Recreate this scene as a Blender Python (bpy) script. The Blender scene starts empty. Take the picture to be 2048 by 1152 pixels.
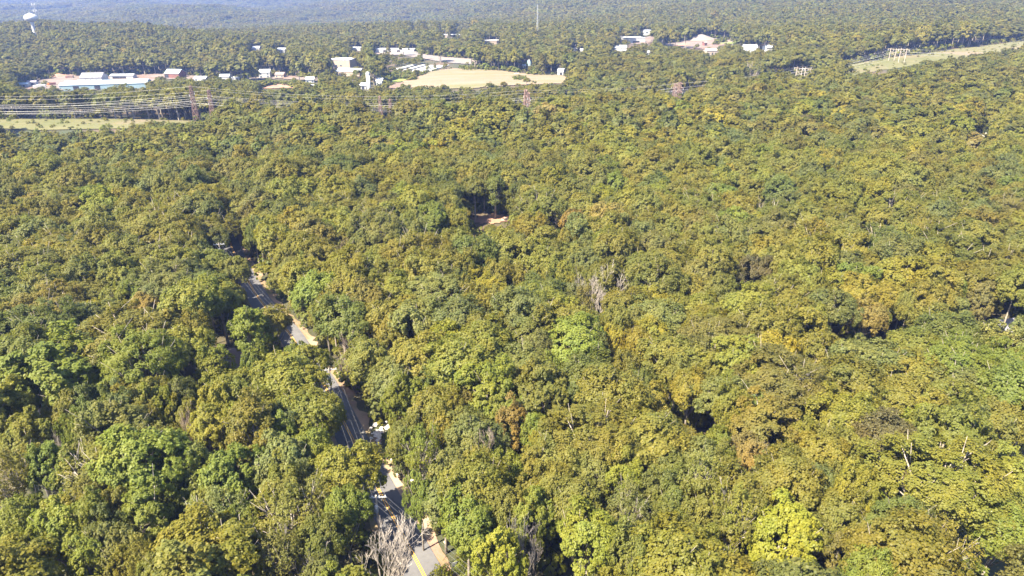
import bpy, math, random
import numpy as np
from mathutils import Vector, Matrix

Rd = math.radians
sc = bpy.context.scene
COL = sc.collection

# ------------------------------------------------------------------ camera, sky, sun, exposure
CAMZ, PITCH, F = 80.0, Rd(24.4), 2048 * 24.0 / 36.0
CP, SP = math.cos(PITCH), math.sin(PITCH)
cam_d = bpy.data.cameras.new("camera")
cam_d.lens, cam_d.sensor_width = 24.0, 36.0
cam_d.clip_start, cam_d.clip_end = 0.5, 30000.0
cam = bpy.data.objects.new("camera", cam_d)
cam.location = (0, 0, CAMZ)
cam.rotation_euler = (Rd(90) - PITCH, 0, 0)
COL.objects.link(cam)
sc.camera = cam

SUN_EL, SUN_BACK = Rd(52), Rd(40)          # sun stands to the left, a little behind the camera
S = Vector((-math.cos(SUN_EL) * math.cos(SUN_BACK), -math.cos(SUN_EL) * math.sin(SUN_BACK), math.sin(SUN_EL)))
world = bpy.data.worlds.new("World")
sc.world = world
world.use_nodes = True
wn = world.node_tree.nodes
sky = wn.new("ShaderNodeTexSky")
sky.sky_type = 'NISHITA'
sky.sun_disc = False
sky.sun_elevation = SUN_EL
sky.sun_rotation = math.atan2(S.x, S.y)
world.node_tree.links.new(sky.outputs[0], wn["Background"].inputs[0])
wn["Background"].inputs[1].default_value = 0.08
sun_d = bpy.data.lights.new("sun", 'SUN')
sun_d.energy, sun_d.angle, sun_d.color = 4.5, Rd(0.5), (1.0, 0.91, 0.69)
sun = bpy.data.objects.new("sun", sun_d)
sun.rotation_euler = (-S).to_track_quat('-Z', 'Y').to_euler()
sun.location = (-200, -50, 300)
COL.objects.link(sun)
vs = sc.view_settings
vs.view_transform, vs.look, vs.exposure, vs.gamma = 'Standard', 'None', 2.62, 1.0
vs.use_curve_mapping = False
sc.cycles.use_denoising = True
sc.cycles.denoiser = 'OPENIMAGEDENOISE'
sc.cycles.denoising_input_passes = 'RGB_ALBEDO_NORMAL'
sc.cycles.denoising_prefilter = 'ACCURATE'
sc.cycles.max_bounces = 5
sc.cycles.diffuse_bounces = 2
sc.cycles.transmission_bounces = 3
sc.cycles.volume_bounces = 0
sc.cycles.sample_clamp_indirect = 3.0

# ------------------------------------------------------------------ helpers
def proj(x, y, z):
    d = y * CP - (z - CAMZ) * SP
    return 1024 + F * x / d, 576 - F * (y * SP + (z - CAMZ) * CP) / d, d

# plan of the land: heights in metres over distance (rows) and bearing x / y (columns)
TD = np.array([0, 150, 250, 330, 375, 405, 440, 470, 520, 570, 620, 700, 800, 900, 1050, 1200, 1500, 2000, 2800, 4000, 6000, 9000], float)
TA = np.array([-1.3, -0.68, -0.5, -0.3, -0.12, 0.0, 0.15, 0.3, 0.5, 0.68, 1.3])
TZ = np.array([
    [0, 0, -4, -12, -9, -3, -2.5, -5, -12, -18, -20, -20, -20, -12, -5, -3, -45, -62, -52, -8, 110, 300],
    [0, 0, -4, -12, -9, -3, -2.5, -5, -12, -18, -20, -20, -20, -12, -5, -3, -45, -62, -52, -8, 110, 300],
    [0, 0, -3, -10, -8, -3, -3, -6, -13, -18, -20, -20, -20, -14, -8, -12, -40, -56, -46, -6, 110, 300],
    [0, 0, -1, -6, -7, -7, -9, -12, -15, -17, -18, -18, -17, -16, -17, -21, -40, -52, -40, 0, 110, 300],
    [0, 0, 0, -1, -1, -4, -11, -15, -14, -9, -6, -4.5, -7, -8, -8, -9, -22, -32, -18, 20, 130, 300],
    [0, 0, 0, 0, 0, -2, -10, -15, -13, -9, -6, -4.5, -6, -7, -7, -6, -12, -16, 2, 40, 140, 300],
    [0, 0, 0, 0, 0, 0, -5, -12, -13, -9, -6, -4, -3, -1, 0, 1, 2, 6, 22, 60, 150, 300],
    [0, 0, 0, 1, 1, 2, 2, 0, -6, -5, -3, 0, 1, 2, 3, 6, 15, 34, 62, 100, 170, 300],
    [0, 0, 1, 2, 3, 4, 4, 4, 4, 10, 14, 14, 14, 14, 16, 22, 36, 58, 82, 115, 180, 300],
    [0, 0, 1, 3, 4, 5, 6, 6, 5, 6, 8, 14, 18, 18, 21, 28, 42, 64, 90, 125, 190, 300],
    [0, 0, 1, 3, 4, 5, 6, 6, 5, 6, 8, 14, 18, 18, 21, 28, 42, 64, 90, 125, 190, 300]]).T

def _smooth_table():
    yk = np.log(TD + 60.0)
    yf = np.linspace(yk[0], yk[-1], 260)
    af = np.linspace(TA[0], TA[-1], 160)
    tmp = np.stack([np.interp(yf, yk, TZ[:, j]) for j in range(len(TA))], 1)
    g = np.stack([np.interp(af, TA, tmp[i]) for i in range(len(yf))], 0)
    def blur(m, s, ax):
        k = np.exp(-0.5 * (np.arange(-3 * s, 3 * s + 1) / s) ** 2); k /= k.sum()
        p = np.pad(m, [(3 * s, 3 * s) if a == ax else (0, 0) for a in (0, 1)], mode='edge')
        return np.apply_along_axis(lambda v: np.convolve(v, k, 'valid'), ax, p)
    return yf, af, blur(blur(g, 2, 0), 5, 1)
_YF, _AF, _G = _smooth_table()

def ter(x, y):
    x = np.asarray(x, float); y = np.asarray(y, float)
    a = np.clip(x / np.maximum(y, 120.0), _AF[0], _AF[-1] - 1e-6)
    l = np.clip(np.log(np.maximum(y, 0) + 60.0), _YF[0], _YF[-1] - 1e-6)
    i = (l - _YF[0]) / (_YF[1] - _YF[0]); j = (a - _AF[0]) / (_AF[1] - _AF[0])
    i0 = np.clip(i.astype(int), 0, len(_YF) - 2); j0 = np.clip(j.astype(int), 0, len(_AF) - 2)
    fi, fj = i - i0, j - j0
    z = (_G[i0, j0] * (1 - fi) * (1 - fj) + _G[i0 + 1, j0] * fi * (1 - fj) + _G[i0, j0 + 1] * (1 - fi) * fj + _G[i0 + 1, j0 + 1] * fi * fj)
    far = np.clip((y - 1000) / 900, 0, 1)
    z = z + 1.0 * np.sin(x * 0.021 + 1.3) * np.sin(y * 0.017 + x * 0.006) * np.clip(1 - y / 600, 0, 1)
    z = z + far * (13 * np.sin(x * 0.0047 + 0.8) * np.sin(y * 0.0041 + x * 0.0012) + 8 * np.sin(x * 0.0083 + y * 0.0068) + 5 * np.sin(x * 0.015 - y * 0.011)) + 17 * np.clip((y - 1700) / 800, 0, 1) * np.sin(y * 0.0035 + x * 0.0011 + 0.6)
    return z

_GL = _G.tolist(); _Y0, _DY, _A0, _DA = float(_YF[0]), float(_YF[1] - _YF[0]), float(_AF[0]), float(_AF[1] - _AF[0])
def tz(x, y):
    """the same height for one point"""
    a = min(max(x / max(y, 120.0), _A0), float(_AF[-1]) - 1e-6); l = math.log(max(y, 0) + 60.0)
    i = min(max((l - _Y0) / _DY, 0), len(_YF) - 1.0001); j = min(max((a - _A0) / _DA, 0), len(_AF) - 1.0001)
    i0, j0 = int(i), int(j); fi, fj = i - i0, j - j0; r0, r1 = _GL[i0], _GL[i0 + 1]
    z = (r0[j0] * (1 - fj) + r0[j0 + 1] * fj) * (1 - fi) + (r1[j0] * (1 - fj) + r1[j0 + 1] * fj) * fi
    far = min(max((y - 1000) / 900, 0), 1); s = math.sin
    z += s(x * 0.021 + 1.3) * s(y * 0.017 + x * 0.006) * min(max(1 - y / 600, 0), 1)
    return z + far * (13 * s(x * 0.0047 + 0.8) * s(y * 0.0041 + x * 0.0012) + 8 * s(x * 0.0083 + y * 0.0068) + 5 * s(x * 0.015 - y * 0.011)) + 17 * min(max((y - 1700) / 800, 0), 1) * s(y * 0.0035 + x * 0.0011 + 0.6)

_RT = np.concatenate([np.linspace(20, 900, 1400), np.geomspace(901, 9000, 900)])
def ray_dir(u, v):
    cx, cy = (u - 1024) / F, (576 - v) / F
    return np.array([cx, CP + cy * SP, -SP + cy * CP])
def P(u, v, h=0.0):
    """point of the land (raised by h) that this line of sight meets first"""
    d = ray_dir(u, v)
    t = _RT / d[1]
    x, y, z = d[0] * t, d[1] * t, CAMZ + d[2] * t
    under = z < ter(x, y) + h
    k = int(np.argmax(under)) if under.any() else len(t) - 1
    lo, hi = t[max(k - 1, 0)], t[k]
    for _ in range(24):
        m = (lo + hi) / 2
        if CAMZ + d[2] * m < tz(d[0] * m, d[1] * m) + h: hi = m
        else: lo = m
    return Vector((d[0] * hi, d[1] * hi, CAMZ + d[2] * hi))
def at_dist(u, y):
    """land point on bearing u at forward distance y"""
    x = 0.0
    for _ in range(5):
        z = tz(x, y); x = (u - 1024) / F * (y * CP - (z - CAMZ) * SP)
    return Vector((x, y, tz(x, y)))

def in_poly(px, py, poly):
    px = np.asarray(px, float); py = np.asarray(py, float)
    r = np.zeros(px.shape, bool); n = len(poly)
    for i in range(n):
        x1, y1 = poly[i][0], poly[i][1]; x2, y2 = poly[(i + 1) % n][0], poly[(i + 1) % n][1]
        if y1 == y2: continue
        c = ((y1 > py) != (y2 > py)) & (px < (x2 - x1) * (py - y1) / (y2 - y1) + x1)
        r ^= c
    return r
def seg_dist(px, py, line):
    px = np.asarray(px, float); py = np.asarray(py, float)
    best = np.full(px.shape, 1e9)
    for (x1, y1), (x2, y2) in zip(line[:-1], line[1:]):
        dx, dy = x2 - x1, y2 - y1
        t = np.clip(((px - x1) * dx + (py - y1) * dy) / (dx * dx + dy * dy + 1e-9), 0, 1)
        best = np.minimum(best, np.hypot(px - x1 - t * dx, py - y1 - t * dy))
    return best

def tag(o, label=None, cat=None, group=None, kind=None):
    if label: o["label"] = label
    if cat: o["category"] = cat
    if group: o["group"] = group
    if kind: o["kind"] = kind
    return o
def empty(name, loc, rz=0.0):
    o = bpy.data.objects.new(name, None)
    o.empty_display_size = 0.5
    o.location = loc; o.rotation_euler = (0, 0, rz)
    COL.objects.link(o)
    return o
def link(name, mesh, parent=None):
    o = bpy.data.objects.new(name, mesh); COL.objects.link(o)
    if parent is not None: o.parent = parent
    return o
def np_mesh(name, V, Fq, mats, smooth=False, face_attr=None, mat_idx=None):
    """mesh from arrays: V (n,3), Fq (m,k) one k for all faces"""
    V = np.asarray(V, np.float32); Fq = np.asarray(Fq, np.int32)
    me = bpy.data.meshes.new(name)
    k = Fq.shape[1]
    me.vertices.add(len(V)); me.vertices.foreach_set("co", V.ravel())
    me.loops.add(Fq.size); me.loops.foreach_set("vertex_index", Fq.ravel())
    me.polygons.add(len(Fq))
    me.polygons.foreach_set("loop_start", np.arange(0, Fq.size, k, dtype=np.int32))
    if mat_idx is not None: me.polygons.foreach_set("material_index", np.asarray(mat_idx, np.int32))
    for m in mats: me.materials.append(m)
    if face_attr is not None:
        at = me.attributes.new("lv", 'FLOAT', 'FACE'); at.data.foreach_set("value", np.asarray(face_attr, np.float32))
    me.update(calc_edges=True)
    me.polygons.foreach_set("use_smooth", np.full(len(Fq), bool(smooth)))
    return me

class MB:
    def __init__(self): self.v, self.f = [], []
    def box(self, c, s, rz=0.0, taper=1.0):
        n = len(self.v); co, si = math.cos(rz), math.sin(rz)
        for dz in (-0.5, 0.5):
            t = taper if dz > 0 else 1.0
            for dx, dy in ((-.5, -.5), (.5, -.5), (.5, .5), (-.5, .5)):
                x, y = dx * s[0] * t, dy * s[1] * t
                self.v.append((c[0] + x * co - y * si, c[1] + x * si + y * co, c[2] + dz * s[2]))
        for q in ((3, 2, 1, 0), (4, 5, 6, 7), (0, 1, 5, 4), (1, 2, 6, 5), (2, 3, 7, 6), (3, 0, 4, 7)):
            self.f.append(tuple(n + i for i in q))
        return self
    def poly(self, pts):
        n = len(self.v); self.v += [tuple(p) for p in pts]; self.f.append(tuple(range(n, n + len(pts)))); return self
    def bar(self, a, b, r, r2=None, sides=4):
        return self.tube([a, b], [r, r if r2 is None else r2], sides)
    def tube(self, pts, rad, sides=6, cap=True):
        n0 = len(self.v); pts = [Vector(p) for p in pts]
        ref = Vector((0.31, 0.77, 0.12)).normalized()
        for i, p in enumerate(pts):
            d = (pts[min(i + 1, len(pts) - 1)] - pts[max(i - 1, 0)])
            if d.length < 1e-9: d = Vector((0, 0, 1))
            d.normalize()
            a = d.cross(ref)
            if a.length < 0.05: a = d.cross(Vector((1, 0, 0)))
            a.normalize(); b = d.cross(a)
            for k in range(sides):
                t = 2 * math.pi * k / sides
                self.v.append(tuple(p + (a * math.cos(t) + b * math.sin(t)) * rad[i]))
        for i in range(len(pts) - 1):
            for k in range(sides):
                k2 = (k + 1) % sides
                self.f.append((n0 + i * sides + k, n0 + i * sides + k2, n0 + (i + 1) * sides + k2, n0 + (i + 1) * sides + k))
        if cap:
            self.f.append(tuple(n0 + k for k in range(sides))[::-1])
            self.f.append(tuple(n0 + (len(pts) - 1) * sides + k for k in range(sides)))
        return self
    def lathe(self, prof, c=(0, 0, 0), sides=24):
        n0 = len(self.v)
        for r, z in prof:
            for k in range(sides):
                t = 2 * math.pi * k / sides
                self.v.append((c[0] + r * math.cos(t), c[1] + r * math.sin(t), c[2] + z))
        for i in range(len(prof) - 1):
            for k in range(sides):
                k2 = (k + 1) % sides
                self.f.append((n0 + i * sides + k, n0 + i * sides + k2, n0 + (i + 1) * sides + k2, n0 + (i + 1) * sides + k))
        self.f.append(tuple(n0 + (len(prof) - 1) * sides + k for k in range(sides)))
        return self
    def mesh(self, name, mat, smooth=False):
        me = bpy.data.meshes.new(name); me.from_pydata(self.v, [], self.f); me.materials.append(mat); me.update()
        if smooth: me.polygons.foreach_set("use_smooth", [True] * len(me.polygons))
        return me
    def build(self, name, mat, parent=None, smooth=False):
        return link(name, self.mesh(name, mat, smooth), parent)

# ------------------------------------------------------------------ materials
def new_mat(name):
    m = bpy.data.materials.new(name); m.use_nodes = True
    nt = m.node_tree; b = nt.nodes["Principled BSDF"]
    return m, nt, b
def noise_mat(name, c1, c2, scale=0.3, rough=0.9, c3=None, scale2=None, spec=0.2, lo=0.35, hi=0.65, metal=0.0, stretch=None, c3lo=0.45):
    """two or three real colours of one surface mingled by noise in object space"""
    m, nt, b = new_mat(name)
    tc = nt.nodes.new("ShaderNodeTexCoord")
    mp = nt.nodes.new("ShaderNodeMapping"); nt.links.new(tc.outputs["Object"], mp.inputs["Vector"])
    if stretch: mp.inputs["Scale"].default_value = stretch; mp.inputs["Rotation"].default_value = (0, 0, 0.35)
    def nz(s, det=6):
        n = nt.nodes.new("ShaderNodeTexNoise"); n.inputs["Scale"].default_value = s; n.inputs["Detail"].default_value = det
        nt.links.new(mp.outputs["Vector"], n.inputs["Vector"]); return n
    def rmp(n, a, bb):
        r = nt.nodes.new("ShaderNodeMapRange"); r.inputs["From Min"].default_value = a; r.inputs["From Max"].default_value = bb
        nt.links.new(n.outputs["Fac"], r.inputs["Value"]); return r
    def mix(f, A, B):
        x = nt.nodes.new("ShaderNodeMix"); x.data_type = 'RGBA'
        nt.links.new(f.outputs[0], x.inputs["Factor"])
        for k, val in ((6, A), (7, B)):
            if isinstance(val, tuple): x.inputs[k].default_value = (*val, 1)
            else: nt.links.new(val, x.inputs[k])
        return x.outputs[2]
    col = mix(rmp(nz(scale), lo, hi), c1, c2)
    if c3 is not None: col = mix(rmp(nz(scale2 or scale * 0.23), c3lo, c3lo + .17), col, c3)
    fine = nt.nodes.new("ShaderNodeMix"); fine.data_type = 'RGBA'; fine.blend_type = 'MULTIPLY'
    fine.inputs["Factor"].default_value = 0.35
    nt.links.new(col, fine.inputs[6]); nt.links.new(nz(scale * 7, 3).outputs["Fac"], fine.inputs[7])
    fine.inputs["Factor"].default_value = 0.3
    nt.links.new(fine.outputs[2], b.inputs["Base Color"])
    b.inputs["Roughness"].default_value = rough
    b.inputs["Specular IOR Level"].default_value = spec
    b.inputs["Metallic"].default_value = metal
    return m

def leaf_material():
    m, nt, b = new_mat("leaves")
    at = nt.nodes.new("ShaderNodeAttribute"); at.attribute_type = 'INSTANCER'; at.attribute_name = "tint"
    lv = nt.nodes.new("ShaderNodeAttribute"); lv.attribute_type = 'GEOMETRY'; lv.attribute_name = "lv"
    rp = nt.nodes.new("ShaderNodeValToRGB")
    rp.color_ramp.elements[0].color = (0.82, 0.86, 0.88, 1); rp.color_ramp.elements[1].color = (1.18, 1.12, 0.95, 1)
    nt.links.new(lv.outputs["Fac"], rp.inputs[0])
    mx = nt.nodes.new("ShaderNodeMix"); mx.data_type = 'RGBA'; mx.blend_type = 'MULTIPLY'; mx.inputs["Factor"].default_value = 1.0
    nt.links.new(at.outputs["Color"], mx.inputs[6]); nt.links.new(rp.outputs[0], mx.inputs[7])
    geo = nt.nodes.new("ShaderNodeNewGeometry"); nz = nt.nodes.new("ShaderNodeTexNoise"); nz.inputs["Scale"].default_value = 0.22; nz.inputs["Detail"].default_value = 4
    nt.links.new(geo.outputs["Position"], nz.inputs["Vector"])
    nr = nt.nodes.new("ShaderNodeValToRGB"); nt.links.new(nz.outputs["Fac"], nr.inputs[0])
    nr.color_ramp.elements[0].position, nr.color_ramp.elements[1].position = 0.3, 0.7
    nr.color_ramp.elements[0].color = (0.88, 0.97, 1.0, 1); nr.color_ramp.elements[1].color = (1.12, 1.04, 0.86, 1)
    m2 = nt.nodes.new("ShaderNodeMix"); m2.data_type = 'RGBA'; m2.blend_type = 'MULTIPLY'; m2.inputs["Factor"].default_value = 1.0
    nt.links.new(mx.outputs[2], m2.inputs[6]); nt.links.new(nr.outputs[0], m2.inputs[7]); mx = m2
    nt.links.new(mx.outputs[2], b.inputs["Base Color"])
    b.inputs["Roughness"].default_value = 0.55; b.inputs["Specular IOR Level"].default_value = 0.25
    tr = nt.nodes.new("ShaderNodeBsdfTranslucent")
    t2 = nt.nodes.new("ShaderNodeMix"); t2.data_type = 'RGBA'; t2.blend_type = 'MULTIPLY'; t2.inputs["Factor"].default_value = 1.0
    nt.links.new(mx.outputs[2], t2.inputs[6]); t2.inputs[7].default_value = (1.15, 1.2, 0.6, 1)
    nt.links.new(t2.outputs[2], tr.inputs["Color"])
    ms = nt.nodes.new("ShaderNodeMixShader"); ms.inputs[0].default_value = 0.5
    nt.links.new(b.outputs[0], ms.inputs[1]); nt.links.new(tr.outputs[0], ms.inputs[2])
    nt.links.new(ms.outputs[0], nt.nodes["Material Output"].inputs["Surface"])
    return m
LEAF = leaf_material()
BARK = noise_mat("bark", (0.20, 0.16, 0.13), (0.33, 0.29, 0.25), 2.0)
PALEBARK = noise_mat("bleached wood", (0.27, 0.23, 0.20), (0.38, 0.33, 0.295), 1.5)
PINKBARK = noise_mat("dry twigs", (0.25, 0.19, 0.16), (0.32, 0.25, 0.21), 1.5)
GROUND = noise_mat("forest floor", (0.060, 0.050, 0.030), (0.045, 0.055, 0.025), 0.12, c3=(0.10, 0.07, 0.045), scale2=0.03)
ASPHALT = noise_mat("asphalt", (0.10, 0.096, 0.105), (0.13, 0.126, 0.132), 0.25, rough=0.85, c3=(0.105, 0.10, 0.11), scale2=0.07)
YELLOW = noise_mat("yellow road paint", (0.72, 0.36, 0.03), (0.62, 0.33, 0.05), 1.2, rough=0.7)
VERGE = noise_mat("sandy verge", (0.23, 0.14, 0.105), (0.12, 0.115, 0.04), 0.3, c3=(0.36, 0.25, 0.18), scale2=0.06)
DIRT = noise_mat("red dirt", (0.26, 0.14, 0.10), (0.33, 0.19, 0.12), 0.25, c3=(0.22, 0.13, 0.10))
FIELD = noise_mat("mown field", (0.195, 0.143, 0.10), (0.16, 0.124, 0.078), 0.06, c3=(0.125, 0.117, 0.05), scale2=0.03, stretch=(0.22, 1.0, 1.0), c3lo=.5)
GRASS = noise_mat("corridor grass", (0.098, 0.098, 0.036), (0.125, 0.113, 0.05), 0.05, c3=(0.17, 0.125, 0.085), scale2=0.018, c3lo=.56)
GREENGRASS = noise_mat("green grass", (0.13, 0.17, 0.04), (0.17, 0.19, 0.05), 0.06)
GRAVEL = noise_mat("gravel yard", (0.165, 0.135, 0.118), (0.14, 0.11, 0.095), 0.06, c3=(0.15, 0.10, 0.078), scale2=0.03)
PAVED = noise_mat("pale pavement", (0.15, 0.135, 0.13), (0.18, 0.16, 0.15), 0.05, c3=(0.20, 0.155, 0.13), scale2=0.02)
WHITE = noise_mat("white paint", (0.44, 0.43, 0.425), (0.38, 0.37, 0.365), 0.15, rough=0.6)
ROOFW = noise_mat("pale metal roof", (0.38, 0.39, 0.42), (0.45, 0.46, 0.48), 0.10, rough=0.5)
ROOFB = noise_mat("pale blue metal roof", (0.30, 0.37, 0.43), (0.37, 0.42, 0.47), 0.06, rough=0.5)
ROOFG = noise_mat("grey shingle roof", (0.15, 0.145, 0.16), (0.20, 0.19, 0.205), 0.6)
ROOFL = noise_mat("lavender grey shingle roof", (0.20, 0.19, 0.23), (0.25, 0.235, 0.275), 0.6)
ROOFBR = noise_mat("brown shingle roof", (0.19, 0.135, 0.125), (0.24, 0.18, 0.165), 0.5)
TEAL = noise_mat("teal metal wall", (0.20, 0.28, 0.32), (0.24, 0.32, 0.36), 0.1, rough=0.6)
TANW = noise_mat("tan wall", (0.36, 0.29, 0.225), (0.33, 0.265, 0.21), 0.1)
GREYW = noise_mat("grey wall", (0.26, 0.26, 0.27), (0.31, 0.31, 0.32), 0.2)
REDW = noise_mat("red wall", (0.20, 0.085, 0.07), (0.17, 0.08, 0.065), 0.2)
DARK = noise_mat("dark opening", (0.03, 0.03, 0.04), (0.05, 0.05, 0.06), 0.5, rough=0.3)
GLASS = noise_mat("window glass", (0.05, 0.07, 0.10), (0.08, 0.10, 0.13), 0.5, rough=0.1, spec=0.6)
RUST = noise_mat("rusted steel", (0.16, 0.10, 0.085), (0.22, 0.145, 0.12), 0.3)
STEEL = noise_mat("galvanised steel", (0.45, 0.45, 0.47), (0.52, 0.52, 0.54), 0.3, rough=0.5, metal=0.2)
WIRE = noise_mat("aluminium cable", (0.34, 0.32, 0.32), (0.40, 0.38, 0.37), 0.02, rough=0.45)
DWIRE = noise_mat("dark cable", (0.12, 0.12, 0.13), (0.16, 0.16, 0.17), 0.1)
WOOD = noise_mat("weathered pole wood", (0.36, 0.29, 0.24), (0.44, 0.37, 0.31), 0.8)
TYRE = noise_mat("tyre rubber", (0.03, 0.03, 0.03), (0.04, 0.04, 0.04), 1.0)
STONE = noise_mat("pale rubble", (0.60, 0.54, 0.50), (0.70, 0.64, 0.60), 0.8)
ORANGEP = noise_mat("orange machine paint", (0.60, 0.22, 0.05), (0.52, 0.18, 0.05), 0.3)

# ------------------------------------------------------------------ land
ys = np.concatenate([np.arange(-240, 300, 3.0), np.geomspace(300, 9000, 430)])
aa = np.linspace(-1.3, 1.3, 230)
YY, AAg = np.meshgrid(ys, aa, indexing='ij')
XX = AAg * np.maximum(YY, 190.0)
ZZ = ter(XX, YY)
ny, na = YY.shape
idx = np.arange(ny * na).reshape(ny, na)
Q = np.stack([idx[:-1, :-1], idx[:-1, 1:], idx[1:, 1:], idx[1:, :-1]], -1).reshape(-1, 4)
ground = link("ground", np_mesh("ground", np.stack([XX, YY, ZZ], -1).reshape(-1, 3), Q, [GROUND], True))
tag(ground, "dark leaf covered forest floor that rolls away to the far hills", kind="structure")

def smooth_line(pts, n=8):
    p = [Vector((q[0], q[1])) for q in pts]
    out = []
    for i in range(len(p) - 1):
        p0, p1, p2, p3 = p[max(i - 1, 0)], p[i], p[i + 1], p[min(i + 2, len(p) - 1)]
        for k in range(n):
            t = k / n
            out.append(0.5 * ((2 * p1) + (p2 - p0) * t + (2 * p0 - 5 * p1 + 4 * p2 - p3) * t * t + (3 * p1 - p0 - 3 * p2 + p3) * t ** 3))
    out.append(p[-1])
    return out
def ribbon(name, line, off, width, dz, mat, wob=0.0, seed=0, cross=1):
    rnd = random.Random(seed); V, Fc = [], []
    for i, p in enumerate(line):
        d = (line[min(i + 1, len(line) - 1)] - line[max(i - 1, 0)]).normalized(); nrm = Vector((d.y, -d.x))
        wl, wr = width / 2 + rnd.uniform(-wob, wob), width / 2 + rnd.uniform(-wob, wob)
        for k in range(cross + 1):
            q = p + nrm * (off - wl + (wl + wr) * k / cross)
            V.append((q.x, q.y, tz(q.x, q.y) + dz))
        if i:
            for k in range(cross):
                a = (i - 1) * (cross + 1) + k; b = i * (cross + 1) + k
                Fc.append((a, a + 1, b + 1, b))
    return link(name, np_mesh(name, V, Fc, [mat], True))

# country road that climbs away between the trees
ROAD_PX = [(985, 1420), (905, 1262), (842, 1140), (757, 980), (690, 850), (650, 775), (603, 705), (572, 660), (528, 612), (498, 566), (475, 522), (458, 478), (449, 430), (447, 395), (452, 365)]
ROAD = smooth_line([P(u, v) for u, v in ROAD_PX], 10)
ROADL = [(p.x, p.y) for p in ROAD]
tag(ribbon("verge", ROAD, 0.5, 7.8, 0.10, VERGE, 0.7, 3, 4), "sandy and grassy verge along both sides of the road", kind="structure")
tag(ribbon("road", ROAD, 0, 5.6, 0.18, ASPHALT, 0, 0, 3), "grey asphalt country road between the trees", kind="structure")
NEAR_ROAD = [p for p in ROAD if p.y < 240]
for k, off in enumerate((-0.17, 0.17)):
    tag(ribbon("road_marking", NEAR_ROAD, off, 0.13, 0.195, YELLOW), "solid yellow centre line painted on the road", kind="structure")

def sheet(name, poly, mat, cell, dz=0.3, jag=0.5, seed=1):
    """ground patch draped on the land with an uneven edge; poly in plan metres"""
    rnd = np.random.default_rng(seed)
    xs = [p[0] for p in poly]; yk = [p[1] for p in poly]
    gx = np.arange(min(xs) - cell, max(xs) + 2 * cell, cell); gy = np.arange(min(yk) - cell, max(yk) + 2 * cell, cell)
    GX, GY = np.meshgrid(gx, gy, indexing='ij')
    JX = GX + rnd.uniform(-jag, jag, GX.shape) * cell * 0.6; JY = GY + rnd.uniform(-jag, jag, GX.shape) * cell * 0.6
    cx = (GX[:-1, :-1] + cell / 2); cy = (GY[:-1, :-1] + cell / 2)
    ok = in_poly(cx + rnd.uniform(-jag, jag, cx.shape) * cell, cy + rnd.uniform(-jag, jag, cx.shape) * cell, poly)
    id_ = np.arange(GX.size).reshape(GX.shape)
    q = np.stack([id_[:-1, :-1], id_[1:, :-1], id_[1:, 1:], id_[:-1, 1:]], -1)[ok]
    V = np.stack([JX, JY, ter(JX, JY) + dz], -1).reshape(-1, 3)
    used, inv = np.unique(q.ravel(), return_inverse=True)
    return link(name, np_mesh(name, V[used], inv.reshape(-1, 4), [mat], True))

CLEAR = []          # plan polygons with no trees
KEEP = []           # (picture polygon, distance): nothing in front of these stands in the way in the real place either
def zone(name, px, mat, label, cell, dz=0.3, keep=True, jag=0.5):
    poly = [tuple(P(u, v)[:2]) for u, v in px]
    if min(p[1] for p in poly) > 500: dz = 0.7
    o = sheet(name, poly, mat, cell, dz, jag, len(CLEAR) + 5)
    tag(o, label, kind="structure")
    CLEAR.append(poly)
    if keep: KEEP.append((px, min(p[1] for p in poly)))
    return poly

zone("field", [(800, 176), (806, 164), (822, 158), (850, 150), (868, 143), (905, 138), (960, 140), (1010, 143), (1060, 150), (1125, 152), (1150, 163), (1128, 168), (1020, 172), (930, 179), (880, 179), (845, 176)], FIELD, "wide mown hay field with pale dry stripes", 2.5)
zone("field", [(772, 177), (790, 168), (806, 166), (800, 178)], GRAVEL, "small ploughed corner plot beside the hay field", 2.0)
zone("lawn", [(775, 164), (800, 158), (815, 159), (803, 165)], GREENGRASS, "small green lawn above the ploughed corner plot", 2.0)
zone("yard", [(30, 178), (75, 160), (95, 152), (140, 150), (185, 158), (230, 152), (340, 148), (420, 155), (415, 162), (330, 158), (300, 166), (180, 182), (120, 181)], GRAVEL, "pinkish gravel yard around the long metal sheds", 3.0)
zone("bank", [(522, 178), (545, 168), (572, 170), (590, 177)], DIRT, "bare reddish earth bank among shrubs", 2.0)
zone("pavement", [(745, 105), (830, 100), (838, 108), (890, 115), (952, 119), (957, 131), (905, 127), (850, 119), (800, 111), (750, 110)], PAVED, "pale paved lot that runs behind the hay field", 3.0)
zone("yard", [(1320, 90), (1350, 86), (1385, 80), (1415, 76), (1470, 82), (1450, 90), (1430, 98), (1400, 99), (1355, 96)], GRAVEL, "pale gravel pit yard on the far hillside", 4.0)
zone("yard", [(1262, 80), (1300, 72), (1312, 76), (1300, 88), (1258, 90)], GRAVEL, "pale yard in front of the big white store", 4.0)
zone("lawn", [(1435, 86), (1475, 83), (1468, 88), (1440, 90)], GREENGRASS, "green grass slope beside the gravel pit yard", 3.0)
zone("yard", [(480, 160), (520, 152), (575, 152), (640, 158), (635, 163), (560, 158)], GRAVEL, "gravel lane among the small white houses", 3.0)
zone("clearing", [(935, 440), (958, 434), (985, 429), (1022, 434), (1020, 442), (985, 449), (950, 446)], DIRT, "small clearing of bare red earth in the forest", 1.2)
zone("house_yard", [(425, 745), (470, 700), (500, 712), (500, 770), (440, 775)], VERGE, "sandy yard around the roadside house", 1.0, keep=False)

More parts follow.
